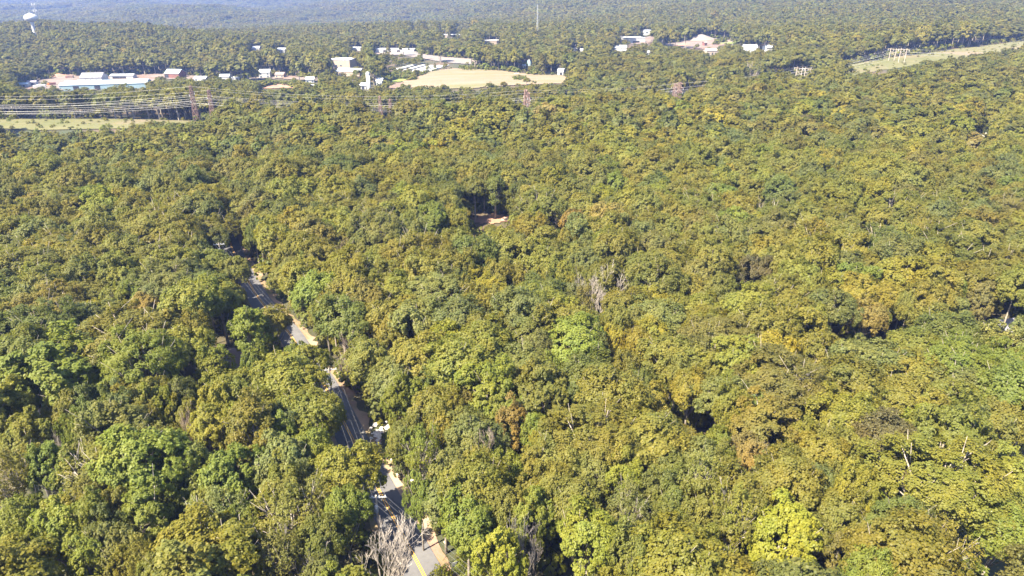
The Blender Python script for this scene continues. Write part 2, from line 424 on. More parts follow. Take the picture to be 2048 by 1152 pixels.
LOW = [[tuple(P(u, v)[:2]) for u, v in ((900, 438), (935, 432), (935, 446), (1030, 444), (1035, 476), (880, 480))]]
SCRUBLAND = [tuple(P(u, v)[:2]) for u, v in ((300, 168), (420, 164), (500, 165), (600, 168), (700, 172), (700, 186), (560, 190), (420, 190), (310, 182))]
CLEAR.append(SCRUBLAND)
# power line corridor
LINE_ST = [at_dist(-420, 425), at_dist(402, 440), at_dist(765, 455), at_dist(1046, 470), at_dist(1346, 515), at_dist(1600, 570), at_dist(1790, 640), at_dist(2110, 790)]
LINE2D = [(p.x, p.y) for p in LINE_ST]
LS = smooth_line(LINE2D, 14)
tag(ribbon("corridor", LS, -2, 38, 0.45, GRASS, 3.0, 9, 10), "cut grassy strip beneath the power lines", kind="structure")
KEEP.append(([(0, 238), (150, 237), (300, 230), (395, 226), (395, 238), (240, 253), (120, 262), (0, 262)], 405))
KEEP.append(([(1690, 148), (1760, 130), (1850, 112), (2048, 82), (2048, 92), (1900, 116), (1800, 136), (1730, 150)], 560))
for seg in ([(742, 955), (775, 945), (820, 1010), (900, 1152), (830, 1152)], [(668, 850), (690, 845), (745, 905), (700, 910)], [(555, 655), (570, 640), (600, 680), (575, 690)],
            [(483, 548), (503, 545), (545, 610), (510, 625)], [(456, 488), (485, 490), (482, 515), (462, 515)], [(545, 615), (560, 612), (600, 672), (570, 670)], [(640, 770), (672, 765), (690, 805), (672, 815)]):
    KEEP.append((seg, 60))
# ------------------------------------------------------------------ buildings
SEE = []            # world points that stay in plain view
def see_box(c, w, h):
    for dx in (-0.42, 0, 0.42):
        for dz in (0.12, 0.5, 0.9): SEE.append((c.x + dx * w, c.y, c.z + dz * h))

def gable(m, w, d, z0, rise, over=0.4, thick=0.25):
    """two roof slopes with thickness, ridge along x"""
    x, y = w / 2 + over, d / 2 + over
    e = z0 - over * rise / (d / 2)
    for s in (-1, 1):
        a = [(-x, s * y, e), (x, s * y, e), (x, 0, z0 + rise), (-x, 0, z0 + rise)]
        up = [(p[0], p[1], p[2] + thick) for p in a]
        if s > 0: a, up = a[::-1], up[::-1]
        m.poly(a[::-1]).poly(up)
        for i in range(4):
            j = (i + 1) % 4
            m.poly([a[i], a[j], up[j], up[i]])

def building(name, label, cat, u, v, w_px, d, h, rz=0.0, roof="flat", rise=2.0, wall=WHITE, top=ROOFW, wins=(), doors=(), group=None, w=None, clear=2.0, open_=True):
    c = P(u, v)
    dep = proj(*c)[2]
    w = w or w_px * dep / F
    o = empty(name, c, rz); tag(o, label, cat, group)
    b = MB(); b.box((0, 0, h / 2 - 1.0), (w, d, h + 2.0))
    if roof == "gable":
        for s in (-1, 1):
            p = [(s * w / 2, -d / 2, h), (s * w / 2, d / 2, h), (s * w / 2, 0, h + rise)]
            b.poly(p if s > 0 else p[::-1])
    b.build("wall", wall, o)
    r = MB()
    if roof == "gable": gable(r, w, d, h + 0.02, rise)
    elif roof == "hip":
        x, y, rl = w / 2 + 0.4, d / 2 + 0.4, max(w / 2 - d / 2, 0.1)
        z0, z1 = h + 0.02, h + rise
        r.poly([(-x, -y, z0), (x, -y, z0), (rl, 0, z1), (-rl, 0, z1)]).poly([(x, y, z0), (-x, y, z0), (-rl, 0, z1), (rl, 0, z1)])
        r.poly([(x, -y, z0), (x, y, z0), (rl, 0, z1)]).poly([(-x, y, z0), (-x, -y, z0), (-rl, 0, z1)]).poly([(-x, -y, z0), (-x, y, z0), (x, y, z0), (x, -y, z0)])
    elif roof == "barrel":
        n = 10
        pr = [(-(d / 2 + .2) * math.cos(math.pi * k / n), h + 0.02 + rise * math.sin(math.pi * k / n)) for k in range(n + 1)]
        for k in range(n):
            (y1, z1), (y2, z2) = pr[k], pr[k + 1]
            r.poly([(-w / 2 - .2, y1, z1), (w / 2 + .2, y1, z1), (w / 2 + .2, y2, z2), (-w / 2 - .2, y2, z2)])
        for s in (-1, 1): r.poly([(s * (w / 2 + .2), y, z) for y, z in pr][::s])
    else:
        r.box((0, 0, h + 0.22), (w + 0.5, d + 0.5, 0.4))
    r.build("roof", top, o)
    for (fx, z, ww, hh) in wins:                      # windows in the front wall
        q = MB(); q.box((fx * w / 2, -d / 2 - 0.05, z), (ww, 0.16, hh)); f = q.build("window", WHITE, o)
        q = MB(); q.box((fx * w / 2, -d / 2 - 0.14, z), (ww * 0.86, 0.06, hh * 0.86)); q.build("pane", GLASS, f)
    for (fx, ww, hh) in doors:
        q = MB(); q.box((fx * w / 2, -d / 2 - 0.06, hh / 2), (ww, 0.18, hh)); q.build("door", DARK, o)
    mx = max(w, d) / 2 + clear
    CLEAR.append([(c.x - mx, c.y - d / 2 - 4), (c.x + mx, c.y - d / 2 - 4), (c.x + mx, c.y + d / 2 + 3), (c.x - mx, c.y + d / 2 + 3)])
    if open_ and cat in ('house', 'garage'): SEE.extend([(c.x + q * w, c.y, c.z + h * e_) for q in (-.38, 0.0, .38) for e_ in (.5, .95)])
    elif open_: see_box(c, w, h + (rise if roof != "flat" else 0))
    else: SEE.extend([(c.x + q * w, c.y - .1 * d, c.z + h + rise * .7) for q in (-.3, 0.0)])
    return o

HOUSE_W = ((-0.6, 1.7, 1.6, 1.5), (0.6, 1.7, 1.6, 1.5))
# long sheds and barns of the yard behind the corridor
building("warehouse", "long low shed with pale blue metal roof and teal wall in the gravel yard", "warehouse", 218, 176, 150, 20, 5.0, Rd(14), "gable", 2.6, TEAL, ROOFB, doors=((-0.7, 5, 4), (-0.2, 5, 4), (0.4, 5, 4)))
building("shed", "pale green lean-to shed joined to near end of the long blue roofed shed", "shed", 146, 177, 38, 14, 4.0, Rd(14), "gable", 1.6, TEAL, ROOFB, doors=((0.0, 4, 3),))
building("barn", "white gabled hall with grey shingle roof behind the long blue shed", "barn", 190, 163, 40, 18, 5.0, Rd(8), "gable", 4.0, WHITE, ROOFG, wins=((-0.5, 2.5, 2, 1.6), (0.0, 2.5, 2, 1.6), (0.5, 2.5, 2, 1.6)))
building("shed", "open white shed behind far end of the long blue shed", "shed", 248, 157, 44, 10, 3.5, Rd(4), "gable", 1.2, WHITE, ROOFW, doors=((-0.5, 7, 2.6), (0.1, 7, 2.6)))
building("barn", "grey roofed barn with red front wall at end of the gravel yard", "barn", 352, 155, 30, 14, 5.0, Rd(-8), "gable", 3.6, REDW, ROOFB, doors=((-0.75, 4.5, 4),))
building("shed", "small blue and white shed at near corner of the gravel yard", "shed", 48, 174, 20, 7, 3.0, Rd(14), "gable", 1.2, WHITE, ROOFB, doors=((-0.3, 2, 2.2), (0.3, 2, 2.2)))
building("shed", "narrow lavender roofed shed second from the yard's near corner", "shed", 66, 170, 16, 6, 3.0, Rd(14), "gable", 1.2, WHITE, ROOFL, doors=((0.2, 2, 2.2),))
# houses of the hamlet
building("house", "low white house beside the end of the yard lane", "house", 404, 162, 24, 9, 3.2, Rd(-4), "gable", 1.6, WHITE, ROOFW, wins=HOUSE_W)
building("house", "white and blue house with lean roof under the wooded hill", "house", 452, 161, 18, 9, 4.6, Rd(6), "gable", 1.8, WHITE, ROOFB, wins=HOUSE_W, doors=((-0.1, 1.4, 2.2),))
building("shed", "low white garage next to the white and blue house", "garage", 474, 160, 16, 7, 2.8, Rd(2), "flat", 1, WHITE, ROOFW, doors=((0.3, 2.6, 2.2),))
building("house", "two storey white house above the bare earth bank", "house", 531, 155, 22, 10, 6.0, Rd(8), "gable", 2.4, WHITE, ROOFW, wins=HOUSE_W + ((-0.6, 4.4, 1.4, 1.4), (0.6, 4.4, 1.4, 1.4)))
building("house", "red roofed cottage right of the two storey white house", "house", 562, 155, 18, 8, 3.4, Rd(-6), "gable", 2.0, TANW, ROOFBR, wins=HOUSE_W)
building("house", "small white cottage among shrubs between the bank and the tan hall", "house", 621, 165, 16, 8, 3.4, Rd(10), "gable", 2.0, WHITE, ROOFW, wins=HOUSE_W)
building("house", "white house alone on the wooded slope, left one of two", "house", 513, 104, 16, 10, 5.5, Rd(6), "gable", 2.2, WHITE, ROOFW, wins=HOUSE_W)
building("house", "white house alone on the wooded slope, right one of two", "house", 564, 107, 18, 10, 5.0, Rd(-6), "gable", 2.2, WHITE, ROOFW, wins=HOUSE_W)
# tan factory hall in two tiers
building("factory", "tall tan walled hall with flat white roof beside the hamlet", "factory", 686, 143, 46, 22, 13.0, Rd(-8), "flat", 1, TANW, ROOFW, wins=((-0.6, 7.5, 2.2, 1.5), (-0.2, 7.5, 2.2, 1.5), (0.2, 7.5, 2.2, 1.5)))
building("factory", "lower white roofed wing in front of the tall tan hall", "factory", 702, 151, 48, 18, 5.0, Rd(-8), "gable", 2.2, TANW, ROOFW, doors=((-0.6, 4, 3.4),))
building("silo_shed", "small white barn next to the white silo", "barn", 727, 178, 12, 6, 3.5, Rd(5), "gable", 1.8, WHITE, ROOFW, doors=((0.0, 2, 2.4),))
building("house", "small white farmhouse on the other side of the silo's round tree", "house", 761, 170, 12, 7, 4.0, Rd(-10), "gable", 2.2, WHITE, ROOFW, wins=HOUSE_W)
# greenhouses in rows
for k, (u, v) in enumerate(((811, 136), (829, 137), (846, 138), (862, 138), (877, 137))):
    building("greenhouse", f"long white greenhouse beside the hay field, {('first', 'second', 'third', 'fourth', 'last')[k]} of five rows from the left", "greenhouse",
             u, v, 60, 4.8, 0.8, Rd(72), "barrel", 0.9, WHITE, WHITE, group="white greenhouses in parallel rows", doors=((0, 1.5, .7),), clear=0, w=46)
# far works and stores
building("warehouse", "low white depot along the pale paved lot", "warehouse", 792, 104, 78, 14, 4.0, Rd(-5), "flat", 1, WHITE, ROOFW, doors=((-0.5, 5, 3), (0.2, 5, 3)))
building("shed", "small white hut at end of the low white depot", "shed", 712, 101, 22, 8, 3.5, Rd(-5), "gable", 1.2, WHITE, ROOFW)
building("store", "two tier white roofed building in trees beyond the paved lot", "store", 905, 76, 34, 16, 5.0, Rd(3), "flat", 1, TANW, ROOFW, wins=((-0.5, 2.5, 4, 2), (0.4, 2.5, 4, 2)))
building("store", "white roofed building with pink wall behind the end of the paved lot", "store", 984, 88, 32, 16, 5.0, Rd(5), "flat", 1, TANW, WHITE, doors=((-0.6, 5, 3),))
building("warehouse", "long white warehouse high up in the distant woods", "warehouse", 927, 55, 32, 22, 7.0, Rd(0), "flat", 1, WHITE, WHITE, doors=((-0.4, 5, 4), (0.3, 5, 4)))
building("warehouse", "sprawling pale grey works left of the long white warehouse", "warehouse", 855, 60, 62, 26, 5.0, Rd(6), "flat", 1, TANW, PAVED, doors=((-0.4, 5, 3), (0.3, 5, 3)))
building("shed", "tiny shed between trees at top of the hay field", "shed", 1048, 136, 6, 4, 2.6, 0.2, "gable", 1.0, WHITE, ROOFW, doors=((0, 1.2, 1.8),))
building("barn", "rounded white barn at the far corner of the hay field", "barn", 1123, 149, 12, 8, 3.0, Rd(-20), "barrel", 2.8, WHITE, ROOFW, doors=((0.2, 2.4, 2.4),))
building("store", "big white flat roofed store with teal awning on the far hillside", "store", 1262, 85, 46, 24, 6.5, Rd(10), "flat", 1, WHITE, WHITE, doors=((0.2, 9, 3), (-0.5, 4, 3)))
building("store", "small white block behind the big white store", "store", 1292, 70, 16, 12, 7.0, Rd(0), "flat", 1, WHITE, ROOFW, wins=((0, 4, 4, 2),))
building("house", "bright white house below the big white store", "house", 1240, 105, 24, 12, 6.0, Rd(-6), "gable", 2.4, WHITE, WHITE, wins=HOUSE_W)
building("house", "tiny white cottage in trees, left of a pair", "house", 1150, 103, 6, 6, 3.0, 0.1, "gable", 1.5, WHITE, WHITE)
building("house", "tiny white cottage in trees, right of a pair", "house", 1163, 105, 5, 5, 3.0, -0.1, "gable", 1.5, WHITE, WHITE)
building("house", "tiny white cottage below the bright white house", "house", 1296, 110, 5, 5, 3.0, 0.1, "gable", 1.5, WHITE, WHITE)
building("house", "tan house under the gravel pit yard", "house", 1420, 109, 22, 10, 4.5, Rd(8), "gable", 2.0, TANW, TANW, wins=HOUSE_W, doors=((0.1, 1.6, 2.4),))
building("house", "white house with wide roof right of the gravel pit", "house", 1498, 104, 26, 12, 5.5, Rd(-4), "gable", 2.4, WHITE, WHITE, wins=HOUSE_W)
building("house", "narrow white house beside the wide roofed white house", "house", 1534, 105, 14, 9, 5.5, Rd(12), "gable", 2.2, WHITE, ROOFW, wins=HOUSE_W)
building("shed", "dark red loader shed on the gravel pit yard", "shed", 1409, 92, 6, 6, 4.0, 0.2, "gable", 1.2, REDW, ROOFBR, doors=((0.0, 2, 2.6),))
# houses inside the near forest
building("house", "house with brown shingle roof in trees beside the road", "house", 468, 745, 50, 8, 3.2, Rd(28), "gable", 2.6, TANW, ROOFBR, wins=((-0.5, 1.7, 1.4, 1.2), (0.5, 1.7, 1.4, 1.2)), doors=((0.0, 1.0, 2.1),), w=10.0, clear=0, open_=False)
building("house", "lavender grey roof of a house deep in the forest by right edge", "house", 2010, 668, 36, 7, 1.5, Rd(12), "gable", 2.6, GREYW, ROOFL, wins=((-0.5, 1.7, 1.4, 1.2), (0.5, 1.7, 1.4, 1.2)), w=8.0, clear=-1, open_=False)
building("house", "white house roofs showing behind an orange tree near right edge", "house", 1958, 283, 36, 6, 2.6, Rd(6), "gable", 1.8, WHITE, WHITE, wins=HOUSE_W, w=8.0, clear=0, open_=False)

# white silo
c = P(738, 178); o = empty("silo", c); tag(o, "slim white silo with domed cap beside an orange tree", "silo")
m = MB(); m.lathe([(1.8, -1), (1.8, 13.0)], sides=16); m.build("body", WHITE, o, True)
m = MB(); m.lathe([(1.92, 12.9), (1.92, 13.2), (1.6, 14.2), (1.1, 14.9), (0.2, 15.1)], sides=16); m.build("cap", ROOFW, o, True)
CLEAR.append([(c.x - 6, c.y - 6), (c.x + 6, c.y - 6), (c.x + 6, c.y + 6), (c.x - 6, c.y + 6)]); see_box(c, 4, 14)
# teal tank
c = P(1059, 131); o = empty("tank", c); tag(o, "small teal storage tank above the hay field", "tank")
m = MB(); m.lathe([(2.3, -0.5), (2.3, 5.0), (2.0, 5.5)], sides=14); m.build("body", TEAL, o, True)
m = MB(); m.lathe([(2.05, 5.48), (0.3, 6.1)], sides=14); m.build("lid", ROOFW, o, True); see_box(c, 4, 5)

# water tower and its radio mast
wt = at_dist(72, 1130)
o = empty("water_tower", wt); tag(o, "white water tower with flattened round tank on a slim stem", "water tower")
wh = 29.0
m = MB(); m.lathe([(5.0, -2), (3.6, 2), (2.6, 7), (2.4, wh - 9), (3.4, wh - 6.5)], sides=24); m.build("stem", WHITE, o, True)
prof = [(9.3 * math.sin(t), wh - 1 + 6.2 * -math.cos(t)) for t in np.linspace(0.3, math.pi - 0.02, 18)]
m = MB(); m.lathe(prof, sides=36); m.build("tank", WHITE, o, True)
m = MB(); m.tube([(math.cos(t) * 1.6, math.sin(t) * 1.6, wh + 5.9) for t in np.linspace(0, 2 * math.pi, 13)], [0.12] * 13, 4); m.build("railing", STEEL, o)
SEE += [(wt.x + dx, wt.y, wt.z + dz) for dx in (-8, 0, 8) for dz in (16, 22, 28)] + [(wt.x, wt.y, wt.z + q) for q in (5, 10, 13)]
CLEAR.append([(wt.x - 14, wt.y - 40), (wt.x + 22, wt.y - 40), (wt.x + 22, wt.y + 12), (wt.x - 14, wt.y + 12)])

def mast(name, label, base, h, w, mat, panels=True, lean=0.0):
    o = empty(name, base); tag(o, label, "mast")
    m = MB(); n = max(6, int(h / 4))
    for k in range(3):
        t = 2 * math.pi * k / 3
        m.bar((w * math.cos(t), w * math.sin(t), -1), (w * .35 * math.cos(t), w * .35 * math.sin(t), h), 0.16, 0.10)
    for i in range(n):
        f1, f2 = i / n, (i + 1) / n; r1, r2 = w * (1 - .65 * f1), w * (1 - .65 * f2)
        for k in range(3):
            t, t2 = 2 * math.pi * k / 3, 2 * math.pi * (k + 1) / 3
            m.bar((r1 * math.cos(t), r1 * math.sin(t), h * f1), (r2 * math.cos(t2), r2 * math.sin(t2), h * f2), 0.07)
            m.bar((r2 * math.cos(t), r2 * math.sin(t), h * f2), (r2 * math.cos(t2), r2 * math.sin(t2), h * f2), 0.06)
    m.build("lattice", mat, o)
    if panels:
        for z in (h - 2, h - 11):
            for k in range(6):
                t = 2 * math.pi * k / 6
                q = MB(); q.box((2.3 * math.cos(t), 2.3 * math.sin(t), z), (0.7, 1.1, 3.0), t); q.build("antenna", WHITE, o)
            q = MB(); q.tube([(2.2 * math.cos(t), 2.2 * math.sin(t), z - 0.9) for t in np.linspace(0, 2 * math.pi, 10)], [0.12] * 10, 4); q.build("antenna_ring", STEEL, o)
    return o
ma = at_dist(84, 1140)
mast("radio_mast", "slim lattice mast with two rings of white antennas behind the water tower", ma, 49.0, 1.5, WHITE)
SEE += [(ma.x, ma.y, ma.z + h) for h in (24, 32, 40, 48)]
mb_ = at_dist(1074, 1020)
mast("radio_mast", "thin grey lattice mast rising from the woods behind the hay field", mb_, 52.0, 1.6, STEEL, False)
SEE += [(mb_.x, mb_.y, mb_.z + h) for h in (22, 30, 40)]

# ------------------------------------------------------------------ power line: two rows of rusty lattice pylons, five cables on each
def pylon_parts(h):
    leg, arm, brace = MB(), MB(), MB()
    w0, w1 = 2.3, 0.9
    n = 7
    def cn(f, k):
        r = w0 + (w1 - w0) * f; t = math.pi / 4 + k * math.pi / 2
        return Vector((r * math.cos(t) * 1.2, r * math.sin(t), h * f))
    for k in range(4): leg.bar(cn(0, k) - Vector((0, 0, 1)), cn(1, k), 0.26, 0.2)
    for i in range(n):
        for k in range(4):
            brace.bar(cn(i / n, k), cn((i + 1) / n, k + 1), 0.13)
            brace.bar(cn(i / n, k + 1), cn((i + 1) / n, k), 0.13)
            brace.bar(cn((i + 1) / n, k), cn((i + 1) / n, k + 1), 0.13)
    for z, L in ((h - 0.6, 3.4), (h - 4.6, 4.6), (h - 8.6, 4.0)):
        arm.bar((-L, 0, z), (L, 0, z), 0.2); arm.bar((-L, 0, z), (0, 0, z + 1.4), 0.12); arm.bar((L, 0, z), (0, 0, z + 1.4), 0.12)
    ins = MB()
    for x, z in ((-4.4, h - 4.6), (4.4, h - 4.6), (-3.8, h - 8.6), (3.8, h - 8.6)): ins.bar((x, 0, z), (x, 0, z - 1.4), 0.16, sides=5)
    return leg, brace, arm, ins
PH = 26.0
hf = [MB(), MB(), MB()]
for x in (-2.6, 2.6): hf[0].tube([(x, 0, -1), (x, 0, PH)], [.3, .2], 6)
hf[1].box((0, 0, PH - 2.5), (11, .25, .5))
hf[1].bar((-2.6, 0, PH * .45), (2.6, 0, PH * .75), .12); hf[1].bar((2.6, 0, PH * .45), (-2.6, 0, PH * .75), .12)
for x in (-5, 0, 5): hf[2].bar((x, 0, PH - 3), (x, 0, PH - 5.2), .18, sides=5)
pl = [b.mesh(nm, mt) for b, nm, mt in zip(pylon_parts(PH), ("legs", "bracing", "crossarm", "insulator"), (RUST, RUST, RUST, STEEL))]
hl = [b.mesh(nm, mt) for b, nm, mt in zip(hf, ("post", "crossbeam", "insulator"), (WOOD, WOOD, STEEL))]
ROWS = (-5.5, 7.5)
ORD = ("first", "second", "third", "fourth", "fifth", "sixth", "seventh", "eighth", "ninth", "tenth", "eleventh", "twelfth", "thirteenth", "fourteenth", "fifteenth", "sixteenth", "seventeenth", "eighteenth", "nineteenth", "twentieth", "twenty-first", "twenty-second", "twenty-third", "twenty-fourth", "twenty-fifth", "twenty-sixth", "twenty-seventh", "twenty-eighth", "twenty-ninth", "thirtieth", "thirty-first", "thirty-second")
cable_pts = {}
seen_k = {0: 0, 1: 0}
for i, p in enumerate(LINE_ST):
    d = (Vector(LINE2D[min(i + 1, len(LINE2D) - 1)]) - Vector(LINE2D[max(i - 1, 0)])).normalized(); nrm = Vector((-d.y, d.x))
    for r, off in enumerate(ROWS):
        q = Vector((p.x, p.y)) + nrm * off + d * (0 if r == 0 else 6)
        base = Vector((q.x, q.y, tz(q.x, q.y)))
        rz = math.atan2(nrm.y, nrm.x)
        hs = (1.0, .95, .85, .95, .72, .5, .5, .5)[i] * (1.0 if r == 0 else 0.88)
        u_, v_, _ = proj(base.x, base.y, base.z + 20)
        if -20 < u_ < 2068:
            o = empty("pylon", base, rz); o.scale = (1, 1, hs)
            tag(o, f"{'rusty lattice pylon' if i < 5 else 'wooden twin post pylon'}, {ORD[seen_k[r]]} from left in the {'near' if r == 0 else 'far'} row along the corridor", "pylon", "pylons along the power line")
            seen_k[r] += 1
            for me in (pl if i < 5 else hl): link(me.name, me, o)
            SEE += [(base.x, base.y, base.z + PH * hs * f) for f in (0.55, 0.8, 1.0)]
        for j, (x, z) in enumerate(((0.0, PH - 0.2), (-4.4, PH - 6.0), (4.4, PH - 6.0), (-3.8, PH - 10.0), (3.8, PH - 10.0))):
            cable_pts.setdefault((r, j), []).append(base + Vector((nrm.x * x, nrm.y * x, z * hs)))
for (r, j), pts in cable_pts.items():
    path = []
    for a, b in zip(pts[:-1], pts[1:]):
        L = (b - a).length; sag = min(9.0, L * L / 9000.0)
        for k in range(14):
            t = k / 14; q = a.lerp(b, t); q.z -= 4 * sag * t * (1 - t); path.append(q)
    path.append(pts[-1])
    m = MB(); m.tube(path, [0.045 if j else 0.035] * len(path), 4)
    tag(m.build("power_cable", WIRE), f"pale {'top ground wire' if j == 0 else ('upper', 'upper', 'lower', 'lower')[j - 1] + ' power cable'} on {'near' if r == 0 else 'far'} pylon row, {('at mast top', 'camera side', 'field side', 'camera side', 'field side')[j]}", "cable", "cables of the power line")

# ------------------------------------------------------------------ vehicles, poles and small things
def truck(name, label, cat, u, v, L, W, H, rz, cab, body, dist=None):
    c = P(u, v); o = empty(name, c, rz); tag(o, label, cat)
    m = MB(); m.box((0.12 * L, 0, 0.55 + H / 2 * 0.8), (0.7 * L, W, H * 0.8)); m.build("body", body, o)
    m = MB(); m.box((-0.36 * L, 0, 0.5 + H * 0.33), (0.24 * L, W * 0.96, H * 0.62), taper=0.9); k = m.build("cab", cab, o)
    m = MB(); m.box((-0.485 * L, 0, 0.5 + H * 0.45), (0.03 * L, W * 0.8, H * 0.24)); m.build("windscreen", GLASS, k)
    for sx in (-0.34, 0.32):
        for sy in (-1, 1):
            m = MB(); m.tube([(sx * L, sy * W * 0.38, 0.48), (sx * L, sy * W * 0.52, 0.48)], [0.5, 0.5], 10); m.build("wheel", TYRE, o)
    SEE.append((c.x, c.y, c.z + H)); return o
def car(label, u, v, rz, body):
    c = P(u, v); o = empty("car", c, rz); tag(o, label, "car")
    m = MB(); m.box((0, 0, 0.62), (4.4, 1.75, 0.62), taper=0.96); b = m.build("body", body, o)
    m = MB(); m.box((-0.15, 0, 1.2), (2.5, 1.6, 0.56), taper=0.78); k = m.build("cabin", GLASS, o)
    m = MB(); m.box((-0.15, 0, 1.5), (1.9, 1.22, 0.08)); m.build("roof", body, o)
    for sx in (-1.35, 1.35):
        for sy in (-1, 1):
            m = MB(); m.tube([(sx, sy * 0.7, 0.33), (sx, sy * 0.9, 0.33)], [0.33, 0.33], 12); m.build("wheel", TYRE, o)
    SEE.append((c.x, c.y, c.z + 1.3)); return o
truck("box_truck", "white box truck parked below the small white cottage", "truck", 626, 176, 8.5, 2.5, 3.4, Rd(20), WHITE, WHITE)
truck("dump_truck", "reddish dump truck on upper part of the gravel yard", "truck", 140, 157, 8.0, 2.6, 3.2, Rd(10), REDW, RUST)
truck("dump_truck", "orange dump truck beside the small sheds in the gravel yard", "truck", 104, 171, 8.0, 2.6, 3.0, Rd(30), ORANGEP, REDW)
truck("box_truck", "white truck between gravel yard and white gabled hall", "truck", 160, 166, 8.0, 2.5, 3.2, Rd(8), WHITE, WHITE)
truck("trailer_truck", "white trailer truck at near edge of the gravel yard", "truck", 80, 176, 12.0, 2.6, 3.4, Rd(20), WHITE, WHITE)
car("white car standing at the edge of the hay field", 1033, 149, 0.1, WHITE)
car("white car parked in yard of the roadside house", 474, 762, 0.5, WHITE)
for k, (u, v, sx, mt, lb) in enumerate(((118, 153, 10, DIRT, "reddish dirt pile at top of the gravel yard"), (92, 174, 7, DIRT, "brown dirt pile near the yard's small sheds"), (1370, 91, 11, DIRT, "orange dirt pile on the gravel pit yard"), (1402, 80, 22, PAVED, "big grey gravel heap at the pit's top edge"))):
    c = P(u, v); rn = random.Random(k); m = MB()
    prof = [(sx * (1 - (z / 6.0) ** 1.2) if z < 6 else 0.1, z * (sx / 16)) for z in (0, 1, 2, 3, 4, 5, 5.6)]
    m.lathe([(max(r, .2), z - .3) for r, z in prof], sides=14)
    m.v = [(x * rn.uniform(.88, 1.12), y * rn.uniform(.88, 1.12), z) for x, y, z in m.v]
    o = m.build("dirt_pile", mt, None, True); o.location = c; tag(o, lb, "dirt pile"); SEE.append((c.x, c.y, c.z + 2))

# roadside utility poles: position along the road is found from where each stands in plan
def pole(label, u, v_top, h, rz, lamp=False):
    d = ray_dir(u, v_top)
    lo, hi = 20 / d[1], 600 / d[1]
    for _ in range(40):
        t = (lo + hi) / 2
        if CAMZ + d[2] * t < tz(d[0] * t, d[1] * t) + h: hi = t
        else: lo = t
    c = Vector((d[0] * t, d[1] * t, tz(d[0] * t, d[1] * t)))
    o = empty("utility_pole", c, rz); tag(o, label, "utility pole", "utility poles beside the road")
    m = MB(); m.tube([(0, 0, -1), (0, 0, h * .5), (0.05, 0, h)], [0.2, 0.17, 0.13], 8); m.build("post", WOOD, o)
    m = MB(); m.box((0, 0.16, h - 0.5), (3.0, 0.14, 0.16)); a = m.build("crossarm", WHITE if lamp else STEEL, o)
    for x in (-1.35, -0.5, 0.5, 1.35):
        m = MB(); m.lathe([(0.07, h - 0.42), (0.1, h - 0.3), (0.05, h - 0.16)], (x, 0.16, 0), 8); m.build("insulator", STEEL, a)
    m = MB(); m.lathe([(0.28, h - 2.6), (0.3, h - 2.5), (0.3, h - 1.5), (0.2, h - 1.4)], (0.0, -0.5, 0), 12); m.build("transformer", GREYW, o, True)
    SEE.append((c.x, c.y, c.z + h - 0.3)); SEE.append((c.x, c.y, c.z + h - 2))
    return c + Vector((0, 0, h))
pt = [pole("utility pole with crossarm standing over the yellow line behind the roadside tree", 751, 991, 12.0, 0.1),
      pole("utility pole with pale lamp arm at the shaded road bend", 657, 736, 12.0, 0.2, True),
      pole("utility pole with crossarm in the dark gap where the road narrows", 437, 486, 12.0, 0.25),
      pole("farthest utility pole with white crossarm above the dark road gap", 474, 420, 12.0, 0.2)]
near_end = Vector((905, 0, 0)); e0 = P(1010, 1330) + Vector((0, 0, 11.0))
for k, dx in enumerate((-1.35, -0.5, 0.5, 1.35)):
    pts = [e0 + Vector((dx, 0, -0.2))] + [q + Vector((dx, 0.16, -0.2)) for q in pt]
    path = []
    for a, b in zip(pts[:-1], pts[1:]):
        L = (b - a).length
        for s in range(10):
            t = s / 10; q = a.lerp(b, t); q.z -= min(1.6, L * L / 4000) * 4 * t * (1 - t); path.append(q)
    path.append(pts[-1])
    m = MB(); m.tube(path, [0.011] * len(path), 4)
    tag(m.build("overhead_wire", DWIRE), f"thin overhead wire along the road, {ORD[k]} from the left on the crossarms", "wire", "wires along the road")

# rubble heap and small stones on the verge, roadside sign, logs in the clearing
rn = random.Random(8)
def rock(name, x, y, s, mat, parent=None, z=None):
    m = MB(); m.lathe([(0.5, -0.3), (0.62, 0.0), (0.5, 0.3), (0.2, 0.45)], sides=7)
    m.v = [(a * rn.uniform(.7, 1.25) * s, b * rn.uniform(.7, 1.25) * s, c * rn.uniform(.6, 1.1) * s) for a, b, c in m.v]
    o = m.build(name, mat, parent)
    if parent is None: o.location = (x, y, (tz(x, y) if z is None else z) + 0.12)
    else: o.location = (x, y, z or 0.1)
    return o
c = P(762, 868)
o = empty("rubble_heap", c); tag(o, "heap of pale rubble on the sandy verge beside the road", "rubble")
for k in range(34): rock("stone", rn.gauss(0, .9), rn.gauss(0, 1.5), rn.uniform(0.3, 1.1), STONE, o)
SEE.append((c.x, c.y, c.z + 0.5))
CLEAR.append([(c.x - 3, c.y - 7), (c.x + 3, c.y - 7), (c.x + 3, c.y + 4), (c.x - 3, c.y + 4)])
W2 = [p for p in ROAD if 62 < p.y < 100]
for k in range(16):
    p = W2[(k * 7) % len(W2)]; x, y = p.x + 4.6 + rn.uniform(0, 1.2), p.y + rn.uniform(0, 3)
    tag(rock("verge_stone", x, y, rn.uniform(0.3, 0.7), STONE), f"small pale stone on the verge at the bottom of the road, {ORD[sorted(range(16), key=lambda q: (q * 7) % len(W2)).index(k)]} going up", "stone", "stones on the verge")
c = P(909, 1146); o = empty("road_sign", c, 0.5); tag(o, "small grey sign panel on the verge at the bottom edge", "sign")
m = MB(); m.tube([(0, 0, -0.3), (0, 0, 2.0)], [0.05, 0.05], 6); m.build("post", STEEL, o)
m = MB(); m.box((0, -0.06, 1.8), (0.75, 0.04, 0.75)); m.build("panel", STEEL, o)
